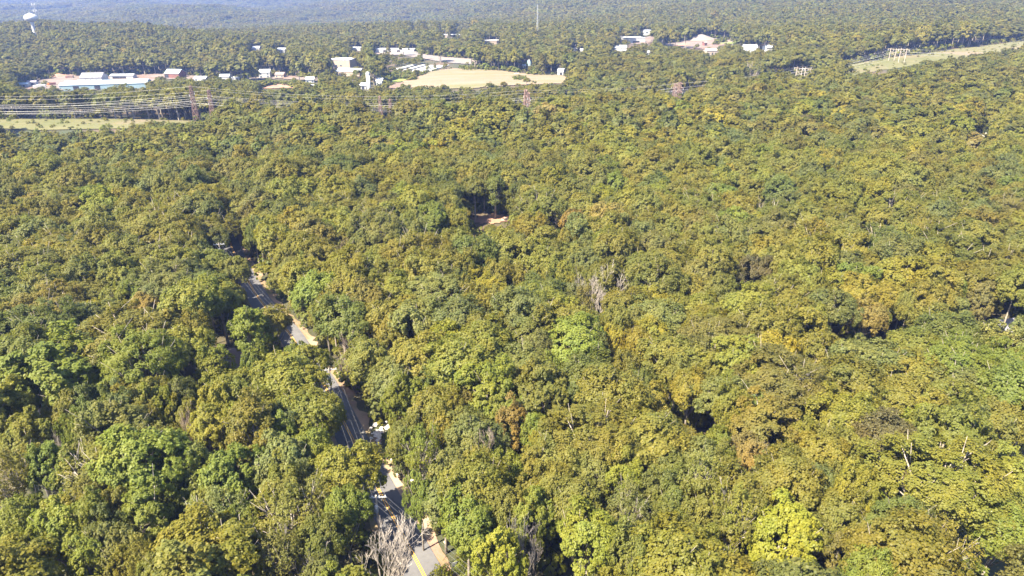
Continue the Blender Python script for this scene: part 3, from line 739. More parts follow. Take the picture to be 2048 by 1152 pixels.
for k in range(3):
    c = P(1014 + 4 * k, 440 + (k % 2) * 1.5); m = MB(); L = rn.uniform(1.5, 3.5)
    m.tube([(-L, 0, 0.3), (0, 0.1, 0.4), (L, 0, 0.3)], [0.32, 0.3, 0.22], 7)
    o = m.build("felled_log", WOOD); o.location = c; o.rotation_euler = (0, 0, rn.uniform(-0.6, 0.6))
    tag(o, f"weathered felled log at the clearing's edge, {ORD[k]} from left", "log", "felled logs at the clearing")
# ------------------------------------------------------------------ tree shapes (crown radius 5 m, about 16 m tall at scale 1)
def unit(v): return v / np.maximum(np.linalg.norm(v, axis=-1, keepdims=True), 1e-9)
def leaf_faces(C, N, size, aspect, g, along=None):
    n = len(C)
    r = unit(g.normal(size=(n, 3))) if along is None else unit(along + 0.35 * g.normal(size=(n, 3)))
    T = unit(r - N * np.sum(r * N, -1, keepdims=True)); B = np.cross(N, T)
    s = (size * g.uniform(0.7, 1.3, n))[:, None] * 0.5
    V = np.stack([C + T * s, C + B * s * aspect + T * s * 0.15, C - T * s, C - B * s * aspect + T * s * 0.15], 1).reshape(-1, 3)
    return V, np.arange(4 * n).reshape(n, 4)

def crown_arrays(kind, seed, nb, ns, nl, leaf, bs=1.0):
    g = np.random.default_rng(seed)
    up = np.array([0, 0, 1.0])
    if kind == 'pine':
        k = np.arange(nb); f = (k + .5) / nb
        az = k * 2.39996 + g.uniform(-.4, .4, nb)
        zc = 3.5 + 12.5 * f; rr = (3.9 * (1 - f) ** 0.8 + 0.4) * g.uniform(.7, 1.1, nb)
        BC = np.stack([rr * .62 * np.cos(az), rr * .62 * np.sin(az), zc], 1); br = np.clip(rr * .55, .5, 1.9)
        bdir = unit(np.stack([np.cos(az), np.sin(az), 0.2 + 0 * az], 1)); cen = np.array([0, 0, 8.0])
        flat = 0.55
    else:
        ax = {'oak': (5.0, 5.0, 4.1, 11.6), 'tall': (4.3, 4.3, 6.2, 10.2), 'feather': (4.9, 4.9, 5.2, 10.6), 'sparse': (4.6, 4.6, 5.4, 10.8), 'shrub': (4.6, 4.6, 4.0, 3.4)}[kind]
        if leaf > .5 and kind == 'oak': ax = (5.0, 5.0, 5.3, 10.2)
        k = np.arange(nb); sz = 1 - 1.42 * (k + .5) / nb
        az = k * 2.39996 + g.uniform(-.5, .5, nb)
        sz = np.clip(sz + g.uniform(-.12, .12, nb), -0.6, 1)
        cr = np.sqrt(1 - sz ** 2)
        bdir = np.stack([cr * np.cos(az), cr * np.sin(az), sz], 1)
        lump = 1 + 0.16 * np.sin(2 * az + seed) + 0.12 * np.sin(3 * az + 2 * seed) + g.uniform(-.16, .12, nb)
        cen = np.array([0, 0, ax[3]])
        br = bs * g.uniform(0.26, 0.40, nb) * 5.0 * (0.82 if kind in ('tall', 'feather') else 1.0)
        BC = cen + bdir * (np.array(ax[:3]) * lump[:, None] - br[:, None] * 0.85)
        flat = {'oak': 0.85, 'tall': 1.0, 'feather': 1.15, 'sparse': 1.0, 'shrub': 0.9}[kind]
    # sprays on every bough
    d2 = unit(g.normal(size=(nb, ns, 3)) + 0.75 * bdir[:, None] + 0.35 * up)
    SC = BC[:, None] + d2 * (br[:, None, None] * g.uniform(0.55, 1.05, (nb, ns, 1))) * np.array([1, 1, flat])
    sr = br[:, None] * g.uniform(0.22, 0.40, (nb, ns))
    if kind == 'sparse':
        drop = g.uniform(size=(nb, ns)) < 0.45; sr = np.where(drop, sr * 0.5, sr)
    d3 = unit(g.normal(size=(nb, ns, nl, 3)) + 0.55 * d2[:, :, None] + 0.3 * up)
    stretch = np.array([1, 1, 1.0]) if kind != 'feather' else np.array([.85, .85, 1.25])
    LC = SC[:, :, None] + d3 * sr[:, :, None, None] * (g.uniform(0.25, 1, (nb, ns, nl, 1)) ** 0.5) * stretch
    LC = LC.reshape(-1, 3)
    rad = unit(LC - cen)
    N = unit((0.55 if leaf < .5 else .4) * d3.reshape(-1, 3) + (0.6 if leaf < .5 else .75) * rad + 0.45 * up + (0.4 if leaf < .5 else 0.18) * g.normal(size=LC.shape))
    asp = {'oak': .85, 'tall': .8, 'feather': .58, 'sparse': .6, 'pine': .45, 'shrub': .8}[kind]
    al = None if kind not in ('feather', 'pine') else (rad * .5 + (up if kind == 'feather' else 0.2 * up))
    szs = leaf * (1.35 if kind in ('feather',) else 1.0)
    if kind == 'sparse':
        keep = g.uniform(size=len(LC)) < 0.62; LC, N = LC[keep], N[keep]; al = None
    V, Fq = leaf_faces(LC, N, szs, asp, g, al)
    bl = np.repeat(g.uniform(-.22, .22, nb), ns * nl)
    sl = np.repeat(g.uniform(-.14, .14, nb * ns), nl)
    if kind == 'sparse': bl, sl = bl[keep], sl[keep]
    lv = np.clip(0.5 + (bl + sl) * (1 if leaf < .8 else .7) + (1 if leaf < .8 else .45) * g.uniform(-.28, .28, len(LC)), 0, 1)
    return V, Fq, lv, BC

def trunk_builder(kind, BC, seed, sides=6, limbs=9):
    rn = random.Random(seed); m = MB()
    top = {'oak': 10.5, 'tall': 13.5, 'feather': 12.0, 'sparse': 13.0, 'pine': 15.5, 'shrub': 3.0}[kind]
    bend = (rn.uniform(-.5, .5), rn.uniform(-.5, .5))
    pts = [(0, 0, -1.5), (bend[0] * .3, bend[1] * .3, top * .35), (bend[0], bend[1], top * .7), (bend[0] * .8, bend[1] * .8, top)]
    m.tube(pts, [0.38, 0.30, 0.2, 0.07], sides)
    if kind in ('oak', 'tall', 'feather', 'sparse') and limbs:
        for i in rn.sample(range(len(BC)), min(limbs, len(BC))):
            b = Vector(BC[i]); s = Vector((bend[0] * .6, bend[1] * .6, min(b.z - 1.5, rn.uniform(top * .38, top * .72))))
            mid = s.lerp(b, .5) + Vector((0, 0, -0.5 + rn.uniform(-.4, .5)))
            m.tube([s, mid, b], [0.16, 0.11, 0.04], 4)
            for _ in range(2 if kind != 'sparse' else 5):
                e = b + Vector((rn.uniform(-1.8, 1.8), rn.uniform(-1.8, 1.8), rn.uniform(.3, 2.4)))
                m.tube([mid.lerp(b, rn.uniform(.3, .9)), e], [0.06, 0.018], 3)
    return m

def tri(Fq): return Fq
def proto_full(name, kind, seed, lod):
    """crown and trunk as one mesh, for the wood beyond the single trees"""
    nb, ns, nl, leaf = {0: (34, 22, 22, .32), 1: (30, 15, 14, .60), 2: (24, 9, 9, 1.05)}[lod]
    if kind == 'shrub': nb, ns, nl, leaf = {0: (18, 10, 12, .6), 1: (14, 7, 7, 1.0), 2: (9, 5, 5, 1.9)}[lod]
    V, Fq, lv, BC = crown_arrays(kind, seed, nb, ns, nl, leaf)
    t = MB()
    top = 9.0 if kind != 'shrub' else 3.0
    t.tube([(0, 0, -1.5), (0.1, 0, top)], [0.4, 0.16], 4, cap=False)
    tv = np.array(t.v); tf = np.array(t.f) + len(V)
    me = np_mesh(name, np.concatenate([V, tv]), np.concatenate([Fq, tf]), [LEAF, BARK], False, np.concatenate([lv, np.full(len(tf), .5)]), np.concatenate([np.zeros(len(Fq)), np.ones(len(tf))]))
    return bpy.data.objects.new(name, me)
def proto_patch(name, seed):
    """forty metres of far canopy: a dozen small crowns"""
    g = np.random.default_rng(seed); Vs, Fs, ls, n = [], [], [], 0
    pts = []
    while len(pts) < 18:
        p = g.uniform(-20, 20, 2)
        if all(np.hypot(*(p - q)) > 6.6 for q in pts): pts.append(p)
    for i, p in enumerate(pts):
        V, Fq, lv, _ = crown_arrays('oak', seed * 31 + i, 12, 5, 5, 2.0)
        s = g.uniform(.9, 1.35); V = V * np.array([s * 1.2, s * 1.2, s * .85]); V[:, :2] += p
        Vs.append(V); Fs.append(Fq + n); n += len(V); ls.append(np.clip(lv * .45 + g.uniform(.1, .45), 0, 1))
    me = np_mesh(name, np.concatenate(Vs), np.concatenate(Fs), [LEAF], False, np.concatenate(ls))
    return bpy.data.objects.new(name, me)

def dead_builder(seed, stems=3, spread=0.45, h=15.0, twig=4):
    """bare branching tree"""
    rn = random.Random(seed); m = MB()
    def grow(p, d, L, r, lev):
        n = 3; pts = [p]; rad = [r]; q = p.copy(); dd = d.copy()
        for i in range(n):
            dd = (dd + Vector((rn.gauss(0, .13), rn.gauss(0, .13), rn.gauss(.05, .08)))).normalized()
            q = q + dd * (L / n); pts.append(q.copy()); rad.append(max(r * (1 - .55 * (i + 1) / n), .012))
        m.tube(pts, [q * 1.1 + .008 for q in rad], 6 if lev == 0 else (4 if lev < 3 else 3), cap=lev == 0)
        if lev < twig:
            kids = rn.randint(3, 4) if lev < 3 else rn.randint(2, 4)
            for k in range(kids):
                f = rn.uniform(.4, 1.0); i = min(int(f * n), n - 1); s = pts[i].lerp(pts[i + 1], f * n - i if f < 1 else 1)
                side = Vector((rn.gauss(0, 1), rn.gauss(0, 1), rn.gauss(.15, .5))).normalized()
                nd = (dd * 1.0 + side * rn.uniform(.45, .95)).normalized()
                grow(s, nd, L * rn.uniform(.48, .72), rad[i] * rn.uniform(.45, .62), lev + 1)
    for s in range(stems):
        a = 2 * math.pi * s / stems + rn.uniform(-.5, .5); t = spread * (0.35 if stems == 1 else 1)
        grow(Vector((0.25 * math.cos(a) * (stems > 1), 0.25 * math.sin(a) * (stems > 1), -1)), Vector((t * math.cos(a), t * math.sin(a), 1)).normalized(), h * .5 * rn.uniform(.85, 1.1), 0.30 if stems > 1 else .36, 0)
    return m

KINDS = ['oak', 'oak', 'oak', 'oak', 'oak', 'oak', 'tall', 'tall', 'feather', 'feather', 'sparse', 'pine']
protos = bpy.data.collections.new("forest_parts")
def add_proto(o): protos.objects.link(o); return o
PIDX = {}
def reg(key, make):
    i = len(protos.objects); o = make(f"part_{i:03d}"); add_proto(o); PIDX.setdefault(key, []).append(i)
for lod in (0, 1, 2):
    for j, k in enumerate(KINDS):
        if lod == 2 and k == 'sparse': continue
        reg((lod, k), lambda nm, k=k, j=j, lod=lod: proto_full(nm, k, 100 * lod + j + 1, lod))
    for j in range(2): reg((lod, 'shrub'), lambda nm, j=j, lod=lod: proto_full(nm, 'shrub', 400 + 10 * lod + j, lod))
for j in range(6): reg(('patch',), lambda nm, j=j: proto_patch(nm, 700 + j))

NEARM = {}          # meshes of the single trees: crown, trunk
for j, k in enumerate(['oak'] * 9 + ['tall'] * 5 + ['feather'] * 4 + ['sparse'] * 3 + ['pine'] * 2):
    V, Fq, lv, BC = crown_arrays(k, 900 + j, 36, 24, 24, .295) if k != 'sparse' else crown_arrays(k, 900 + j, 36, 20, 20, .30)
    cm = np_mesh("crown", V, Fq, [LEAF], False, lv)
    tm = trunk_builder(k, BC, 50 + j, 6, 9 if k != 'sparse' else 16).mesh("trunk", PALEBARK if k == 'sparse' else BARK, True)
    NEARM.setdefault(k, []).append((cm, tm))

for j in range(4):   # very broad crowns, built of smaller sprays
    V, Fq, lv, BC = crown_arrays('oak', 960 + j, 92, 20, 21, .185, .66)
    NEARM.setdefault('big', []).append((np_mesh("crown", V, Fq, [LEAF], False, lv), trunk_builder('oak', BC, 80 + j, 7, 18).mesh("trunk", BARK, True)))
# ------------------------------------------------------------------ colours of the leaves
TINT = {'olive': (.146, .135, .029), 'yellow green': (.162, .155, .028), 'bright green': (.140, .156, .028), 'lime green': (.174, .181, .027),
        'deep green': (.108, .118, .029), 'grey green': (.133, .136, .042), 'blue green': (.118, .127, .041), 'brown green': (.142, .126, .036),
        'brown': (.113, .095, .041), 'mustard': (.170, .149, .029), 'yellow': (.236, .199, .031), 'orange': (.212, .155, .051), 'tan': (.188, .159, .057)}
CN = list(TINT)
# manual record of crowns that stand out in the view: u, v, width in picture units, kind, colour, note on where
MAN = [
 (320, 455, 120, 'oak', 'olive'), (350, 515, 110, 'oak', 'olive'), (60, 540, 140, 'oak', 'olive'), (90, 625, 135, 'oak', 'brown green'), (232, 605, 62, 'oak', 'yellow green'),
 (300, 618, 56, 'oak', 'tan'), (335, 570, 130, 'oak', 'grey green'), (440, 602, 88, 'oak', 'yellow green'), (275, 680, 190, 'oak', 'olive'), (170, 650, 110, 'oak', 'grey green'),
 (120, 500, 100, 'oak', 'olive'), (185, 545, 95, 'oak', 'olive'), (250, 410, 60, 'oak', 'blue green'), (285, 412, 50, 'oak', 'deep green'), (120, 415, 90, 'oak', 'olive'), (30, 465, 90, 'oak', 'olive'),
 (110, 745, 185, 'feather', 'bright green', 'with upright sprays by left edge'), (430, 738, 74, 'tall', 'bright green', 'in front of the brown shingle roof'), (500, 662, 90, 'tall', 'bright green', 'above the brown shingle roof'), (570, 765, 130, 'oak', 'yellow green'),
 (20, 800, 100, 'oak', 'deep green'), (182, 822, 92, 'tall', 'deep green'), (235, 865, 125, 'tall', 'grey green'), (285, 800, 92, 'oak', 'olive'), (365, 800, 62, 'oak', 'blue green'), (470, 790, 110, 'oak', 'yellow green'),
 (520, 845, 105, 'oak', 'yellow green'), (615, 830, 118, 'oak', 'yellow green', 'where the shaded road bend comes out'), (430, 855, 90, 'oak', 'yellow green'), (60, 880, 110, 'feather', 'yellow green'), (105, 940, 92, 'feather', 'bright green'), (205, 950, 150, 'sparse', 'olive'),
 (330, 905, 100, 'sparse', 'olive'), (380, 950, 110, 'feather', 'deep green'), (465, 960, 120, 'feather', 'bright green'), (560, 930, 120, 'feather', 'grey green'), (625, 900, 80, 'oak', 'bright green'), (20, 960, 110, 'sparse', 'olive'), (130, 1065, 120, 'feather', 'lime green'),
 (45, 1050, 90, 'oak', 'bright green'), (440, 1040, 110, 'sparse', 'grey green'), (585, 1030, 140, 'sparse', 'olive'), (300, 1040, 120, 'tall', 'bright green'), (415, 1115, 190, 'oak', 'yellow green'), (240, 1110, 100, 'feather', 'grey green'),
 (40, 1135, 110, 'oak', 'yellow green'), (180, 1135, 90, 'tall', 'bright green'), (560, 1120, 100, 'sparse', 'grey green'), (650, 1085, 90, 'oak', 'deep green'),
 (693, 950, 118, 'oak', 'yellow green', 'leaning over the yellow line of the road'), (690, 1030, 90, 'oak', 'bright green', 'under the tree that leans over the road'), (797, 805, 70, 'tall', 'bright green', 'right of the pale rubble heap'), (812, 885, 74, 'oak', 'olive', 'behind the road verge bushes'), (842, 905, 76, 'sparse', 'bright green', 'with pale bare trunk right of road'), (870, 825, 100, 'oak', 'olive'),
 (940, 875, 105, 'oak', 'blue green'), (905, 960, 90, 'tall', 'grey green'), (1070, 868, 70, 'tall', 'bright green'), (1018, 950, 66, 'oak', 'bright green', 'beside the slim dry tree'), (1090, 888, 60, 'oak', 'yellow green'), (1120, 930, 110, 'oak', 'olive'), (1190, 880, 170, 'oak', 'olive'),
 (1290, 885, 150, 'oak', 'olive'), (1300, 815, 76, 'oak', 'mustard'), (1250, 975, 80, 'tall', 'bright green'), (1070, 1035, 90, 'feather', 'bright green'), (1340, 1030, 90, 'tall', 'deep green'), (1255, 1030, 100, 'sparse', 'grey green'), (935, 1050, 110, 'oak', 'bright green'),
 (1000, 1120, 95, 'feather', 'lime green'), (880, 1063, 42, 'oak', 'lime green', 'close to road verge'), (1180, 1085, 130, 'oak', 'bright green'), (1150, 1010, 110, 'oak', 'olive'), (840, 1000, 60, 'tall', 'bright green', 'on the right bank of the road'),
 (1440, 805, 92, 'oak', 'grey green'), (1378, 785, 74, 'oak', 'mustard'), (1560, 765, 170, 'oak', 'brown green'), (1685, 835, 125, 'oak', 'yellow green'), (1810, 800, 130, 'oak', 'mustard'), (1925, 785, 110, 'oak', 'grey green'), (1775, 888, 128, 'oak', 'brown'),
 (1640, 908, 100, 'oak', 'mustard'), (1497, 915, 68, 'oak', 'orange'), (1545, 945, 80, 'sparse', 'grey green'), (1872, 848, 50, 'oak', 'blue green'), (1880, 965, 230, 'oak', 'yellow green', 'largest crown, with pale forked limb'), (2010, 850, 110, 'oak', 'mustard'),
 (1630, 985, 90, 'oak', 'grey green'), (1480, 1010, 140, 'oak', 'olive'), (1565, 1065, 140, 'feather', 'lime green'), (1680, 1040, 110, 'oak', 'olive'), (1780, 1060, 110, 'tall', 'deep green'), (1410, 1125, 100, 'oak', 'yellow green'), (2000, 1060, 120, 'oak', 'bright green'),
 (1400, 930, 90, 'oak', 'grey green'), (1340, 950, 80, 'oak', 'deep green'), (1880, 1110, 110, 'sparse', 'olive'),
 (1770, 500, 120, 'oak', 'deep green'), (1890, 505, 130, 'oak', 'deep green'), (2000, 540, 110, 'oak', 'olive'), (1757, 440, 62, 'oak', 'mustard'), (1642, 505, 36, 'oak', 'orange'), (1641, 468, 26, 'oak', 'orange'), (1735, 640, 62, 'oak', 'tan'), (1962, 605, 50, 'tall', 'tan'),
 (1665, 622, 84, 'oak', 'blue green'), (1830, 700, 110, 'oak', 'yellow green'), (1440, 685, 140, 'oak', 'brown green'), (1378, 585, 70, 'oak', 'mustard'), (1400, 625, 84, 'oak', 'yellow green'), (1640, 710, 90, 'oak', 'mustard'), (1740, 735, 130, 'oak', 'grey green'), (1515, 545, 70, 'oak', 'brown'),
 (735, 427, 46, 'oak', 'tan'), (763, 438, 32, 'oak', 'yellow green'), (868, 440, 80, 'tall', 'bright green'), (930, 527, 36, 'oak', 'yellow'), (1035, 558, 60, 'oak', 'mustard'), (965, 518, 44, 'oak', 'mustard'), (1145, 685, 120, 'oak', 'bright green'), (1150, 730, 56, 'oak', 'brown green'),
 (1225, 690, 50, 'oak', 'yellow'), (1195, 668, 30, 'oak', 'orange'), (990, 672, 86, 'tall', 'olive'), (878, 690, 36, 'oak', 'mustard'), (1060, 455, 56, 'oak', 'mustard'), (1210, 560, 80, 'oak', 'olive'), (1150, 560, 50, 'oak', 'olive'), (1255, 620, 90, 'oak', 'olive'), (1275, 690, 60, 'oak', 'mustard'),
 (1400, 335, 40, 'oak', 'olive'), (1165, 375, 46, 'oak', 'bright green'), (1230, 372, 60, 'feather', 'bright green'), (1200, 395, 50, 'oak', 'lime green'), (1810, 225, 60, 'oak', 'yellow green'), (1945, 285, 50, 'oak', 'tan'), (900, 388, 60, 'oak', 'deep green'), (950, 380, 50, 'oak', 'olive'), (1028, 378, 56, 'pine', 'deep green'), (990, 376, 54, 'tall', 'deep green'),
 (1070, 392, 60, 'oak', 'olive'), (612, 738, 84, 'oak', 'yellow green', 'leaning over the middle stretch of road'), (545, 648, 66, 'oak', 'olive', 'at the road between its two sunlit stretches'), (470, 545, 54, 'oak', 'olive', 'on the left bank of the upper road'), (655, 830, 70, 'oak', 'yellow green', 'below the shaded road bend'), (605, 425, 60, 'oak', 'olive'), (430, 400, 70, 'oak', 'olive'), (475, 385, 60, 'oak', 'olive'),
]
DEAD = [ # u, v, width, stems, wood, label
 (770, 1108, 100, 4, 0, "large bleached dead tree with fanning bare limbs left of the road bottom"), (1042, 1105, 85, 4, 0, "bleached dead tree at the bottom edge right of the road"),
 (972, 922, 52, 1, 1, "slim dry pinkish tree with fine twigs right of the road"), (1198, 585, 84, 4, 0, "tall pale dead tree group in the middle of the forest"), (1172, 590, 50, 2, 0, "thin pale dead tree just beside the tall dead group"),
 (380, 848, 44, 6, 1, "grey brush of bare twigs over yellow green crowns"), (312, 1065, 52, 2, 0, "forked bare snag near bottom in green crowns"), (630, 1135, 70, 3, 0, "crooked white bare branches at bottom edge left of the road"),
 (232, 628, 46, 5, 1, "pinkish dead twigs below the small yellow green dome"), (1525, 415, 52, 5, 0, "whitish dead crown in the middle right forest"), (1365, 672, 36, 4, 1, "grey twiggy dead tree beside the brown green dome"), (760, 690, 36, 3, 0, "bare grey tree above the road verge"),
 (705, 700, 56, 6, 1, "dry feathery bare shrub tree beside the bare grey tree"), (690, 505, 60, 4, 1, "leafless pinkish tree in the forest left of centre"), (1098, 452, 26, 4, 1, "small reddish bare tree right of the clearing"), (60, 1020, 80, 2, 0, "leaning bare tree near lower left corner"),
 (845, 915, 60, 1, 0, "white bare trunk standing in green leaves right of the road"), (1500, 132, 20, 5, 0, "pale dead tree beside the power line, left of a pair"), (1512, 138, 18, 5, 0, "pale dead tree beside the power line, right of a pair"), (555, 212, 24, 2, 0, "leaning pale bare trunk in the corridor near the middle pylon"),
 (1990, 178, 24, 5, 1, "pale dead crown near the upper right forest edge"), (1905, 990, 70, 2, 0, "pale forked bare limb inside the largest crown"), (1530, 930, 56, 4, 0, "grey bare branches beside the orange crown"), (100, 905, 40, 2, 0, "short white bare fork in yellow green crown by left edge"),
]
def place_px(u, v, w, zc):
    """solve where a crown of that apparent width stands on the land"""
    Rr = 5.0
    for _ in range(5):
        sv = 0.30 * Rr / 5 + 0.75
        p = P(u, v, zc * sv); Rr = w / 2 * proj(*p)[2] / F
    return p.x, p.y, Rr, sv

trees = []          # x, y, R, sv, kind, colour, note, fixed
rng = np.random.default_rng(77); prn = random.Random(77)
for e in MAN:
    x, y, Rr, sv = place_px(e[0], e[1], e[2], 11.3)
    trees.append([x, y, Rr * 1.06, sv, e[3], e[4], e[5] if len(e) > 5 else None, True]); trees[-1].append(e[2])

ROADN = np.array(ROADL); CLEARN = CLEAR
def blocked(xs, ys_, rad):
    b = (seg_dist(xs, ys_, ROADL) < 3.7 + 0.22 * rad) | (seg_dist(xs, ys_, LINE2D) < 22 + 0.3 * rad)
    for poly in CLEARN: b |= in_poly(xs, ys_, poly)
    return b
cell = 10.0; gridh = {}
def near_ok(x, y, r, fac):
    i, j = int(x // cell), int(y // cell)
    for a in range(i - 2, i + 3):
        for b in range(j - 2, j + 3):
            for (X, Y, Rr) in gridh.get((a, b), ()):
                if (x - X) ** 2 + (y - Y) ** 2 < (fac * (r + Rr)) ** 2: return False
    return True
def put(x, y, r): gridh.setdefault((int(x // cell), int(y // cell)), []).append((x, y, r))
for t in trees: put(t[0], t[1], t[2])
for e in DEAD:
    x, y, Rr, sv = place_px(e[0], e[1], e[2], 11.0)
    put(x, y, Rr * .8); SEE += [(x + dx * Rr, y, tz(x, y) + 11 * max(sv, .8) + dz) for dx, dz in (((-.5, 2), (0, 0), (.5, 2), (0, 4), (0, -4), (-.3, -2), (.3, -2)) if e is DEAD[0] or e is DEAD[1] else ((0, 2.5), (-.4, 3.5), (.4, 3.5)))]
for t in trees:
    if t[6] or t[8] >= 50 and t[5] in ('orange', 'yellow', 'tan', 'mustard', 'brown', 'lime green', 'bright green'):
        z = tz(t[0], t[1]); SEE += [(t[0] + dx * t[2], t[1], z + 12.5 * t[3]) for dx in (-.4, .4)] + [(t[0], t[1] - .3 * t[2], z + 10.5 * t[3])]
def sample_fan(n, y0, y1):
    y = np.sqrt(rng.uniform(y0 * y0, y1 * y1, n)); a = rng.uniform(-0.92, 0.92, n)
    return a * np.maximum(y, 70), y
def colour_at(x, y):
    """mix of leaf colours drifts over the land"""
    u, v, _ = proj(x, y, tz(x, y) + 12)
    n1 = math.sin(x * .031 + 1.7) * math.sin(y * .027 - .4) + .5 * math.sin(x * .083 + y * .061)
    w = {'olive': 5.0, 'yellow green': 2.2, 'bright green': .7, 'lime green': .08, 'deep green': .8, 'grey green': 1.5, 'blue green': .5, 'brown green': 1.0, 'brown': .06, 'mustard': .8, 'yellow': .06, 'orange': .03, 'tan': .07}
    if v > 700: w['bright green'] += 1.6; w['yellow green'] += 1.0; w['mustard'] -= .5; w['deep green'] += .6
    if v > 650 and u < 700: w['bright green'] += 2.2; w['yellow green'] += 1.2; w['brown green'] = .3; w['mustard'] = .2; w['orange'] = 0; w['yellow'] = 0.03
    if v < 420 and u < 600: w['olive'] += 3.0; w['bright green'] = .3; w['mustard'] = .3; w['orange'] = 0.01; w['yellow'] = .01
    if v < 650 and u > 700: w['mustard'] += .5; w['tan'] += .05; w['yellow green'] += 1.0; w['yellow'] += .06
    if y > 430: w['orange'] = .03; w['yellow'] = .02; w['tan'] = .08; w['lime green'] = 0.02; w['brown green'] += 1.0; w['deep green'] += .8
    if n1 > .3: w['yellow green'] *= 1.8; w['mustard'] *= 1.5
    elif n1 < -.3: w['deep green'] *= 1.7; w['grey green'] *= 1.5; w['blue green'] *= 1.4
    return prn.choices(list(w), [max(q, 0) for q in w.values()])[0]
def kind_at(x, y):
    u, v, _ = proj(x, y, tz(x, y) + 12)
    if v > 760 and u < 760: return prn.choices(['oak', 'tall', 'feather', 'sparse'], [3, 2, 2.6, 1.1])[0]
    if v > 850: return prn.choices(['oak', 'tall', 'feather', 'sparse'], [5, 1.5, .8, .5])[0]
    return prn.choices(['oak', 'tall', 'feather', 'pine'], [9, .9, .35, .06])[0]

# near and middle forest, single crowns that touch but do not interpenetrate much
for (y0, y1, tries, lo, hi, fac) in ((28, 300, 18000, 4.1, 8.4, .57), (300, 620, 30000, 4.8, 9.0, .58), (28, 420, 20000, 2.4, 3.9, .50)):
    X, Y = sample_fan(tries, y0, y1)
    rr = lo + (hi - lo) * rng.beta(1.6, 2.4, tries)
    rr = np.where(np.arange(tries) < tries * .35, np.maximum(rr, (lo + hi) / 2.1), rr)
    bl = blocked(X, Y, rr)
    for x, y, r, b in zip(X, Y, rr, bl):
        if b or not near_ok(x, y, r, fac): continue
        put(x, y, r)
        sv = (0.30 * r / 5 + .75) * prn.uniform(.86, 1.2)
        trees.append([x, y, r, sv, kind_at(x, y), colour_at(x, y), None, False])
# keep the lines of sight open to what the photo shows
for px, dist in KEEP:
    us = [q[0] for q in px]; vs_ = [q[1] for q in px]; got = 0
    for _ in range(900):
        u, v = prn.uniform(min(us), max(us)), prn.uniform(min(vs_), max(vs_))
        if in_poly(np.array([u]), np.array([v]), px)[0]:
            p = P(u, v); SEE.append((p.x, p.y, p.z + .2)); got += 1
            if got > min(150, 20 + (max(us) - min(us)) * .3): break
SEEN = np.array(SEE)
def hides(x, y, z, Rr, sv, k=0.97):
    """does any open sight line pass through these crowns?"""
    cz = z + np.where(y < 290, 11.0, 10.0) * sv; hv = np.where(y < 290, 5.6, 6.6) * sv
    out = np.zeros(len(x), bool)
    o = np.array([0, 0, CAMZ])
    for g_ in SEEN:
        d = g_ - o
        cand = (y < g_[1] - 1.0)
        if not cand.any(): continue
        sx, sz = 1 / (Rr * k), 1 / (hv * k)
        ax, ay, az = -x * sx, -y * sx, (CAMZ - cz) * sz
        dx, dy, dz = d[0] * sx, d[1] * sx, d[2] * sz
        t = np.clip(-(ax * dx + ay * dy + az * dz) / (dx * dx + dy * dy + dz * dz), 0, 1)
        q = (ax + t * dx) ** 2 + (ay + t * dy) ** 2 + (az + t * dz) ** 2
        out |= cand & (q < 1)
    return out
def open_views(T):
    x = np.array([t[0] for t in T]); y = np.array([t[1] for t in T]); z = ter(x, y)
    Rr = np.array([t[2] for t in T]); sv = np.array([t[3] for t in T]); fixed = np.array([t[7] for t in T])
    for f in (.72, .5, .34):
        h = hides(x, y, z, Rr, sv) & ~fixed
        for i in np.nonzero(h)[0]:
            T[i][2] = Rr[i] * (f + .15); T[i][3] = sv[i] * f
        Rr2 = np.array([t[2] for t in T]); sv2 = np.array([t[3] for t in T])
        h2 = hides(x, y, z, Rr2, sv2) & ~fixed
        # those still in the way go back for a smaller try
        for i in np.nonzero(h2)[0]: T[i][2], T[i][3] = Rr[i], sv[i]
        still = h2
        if not still.any(): break
    return [t for i, t in enumerate(T) if not (still[i])]
for poly in LOW:
    lw = in_poly(np.array([t[0] for t in trees]), np.array([t[1] for t in trees]), poly)
    for i in np.nonzero(lw)[0]:
        if not trees[i][7]: trees[i][3] *= .5; trees[i][2] *= .75
trees = open_views(trees)

# middle distance wood, then far canopy patches
mid = []
s = 9.4
gy = np.arange(600, 1500, s * .9)
for r_, yv in enumerate(gy):
    gx = np.arange(-0.9 * yv, 0.9 * yv, s)
    X = gx + rng.uniform(-.45, .45, len(gx)) * s + (s / 2 if r_ % 2 else 0); Y = yv + rng.uniform(-.45, .45, len(gx)) * s
    rr = 4.9 + 4.0 * rng.beta(1.7, 2.2, len(gx))
    ok = ~blocked(X, Y, rr) & (rng.uniform(size=len(gx)) < .93)
    for x, y, r in zip(X[ok], Y[ok], rr[ok]):
        if y < 620 and not near_ok(x, y, r, .6): continue
        mid.append([x, y, r, (0.30 * r / 5 + .75) * (1 + .16 * math.sin(x * .035 + 1) * math.sin(y * .03) + .12 * math.sin(x * .011 + y * .013)) * prn.uniform(.85, 1.15), 'oak' if prn.random() < .93 else prn.choice(['tall', 'pine']), colour_at(x, y), None, False])
mid = open_views(mid)
far = []
for yv in np.concatenate([np.arange(1480, 2400, 30.0), np.arange(2400, 6200, 40.0)]):
    st = 32 if yv < 2400 else 44
    gx = np.arange(-0.88 * yv, 0.88 * yv, st)
    X = gx + rng.uniform(-.4, .4, len(gx)) * st; Y = yv + rng.uniform(-.4, .4, len(gx)) * st
    ok = ~blocked(X, Y, np.full(len(X), 8.0))
    for x, y in zip(X[ok], Y[ok]): far.append((x, y, prn.uniform(.85, 1.25) * (1.0 if yv < 2400 else 1.3)))

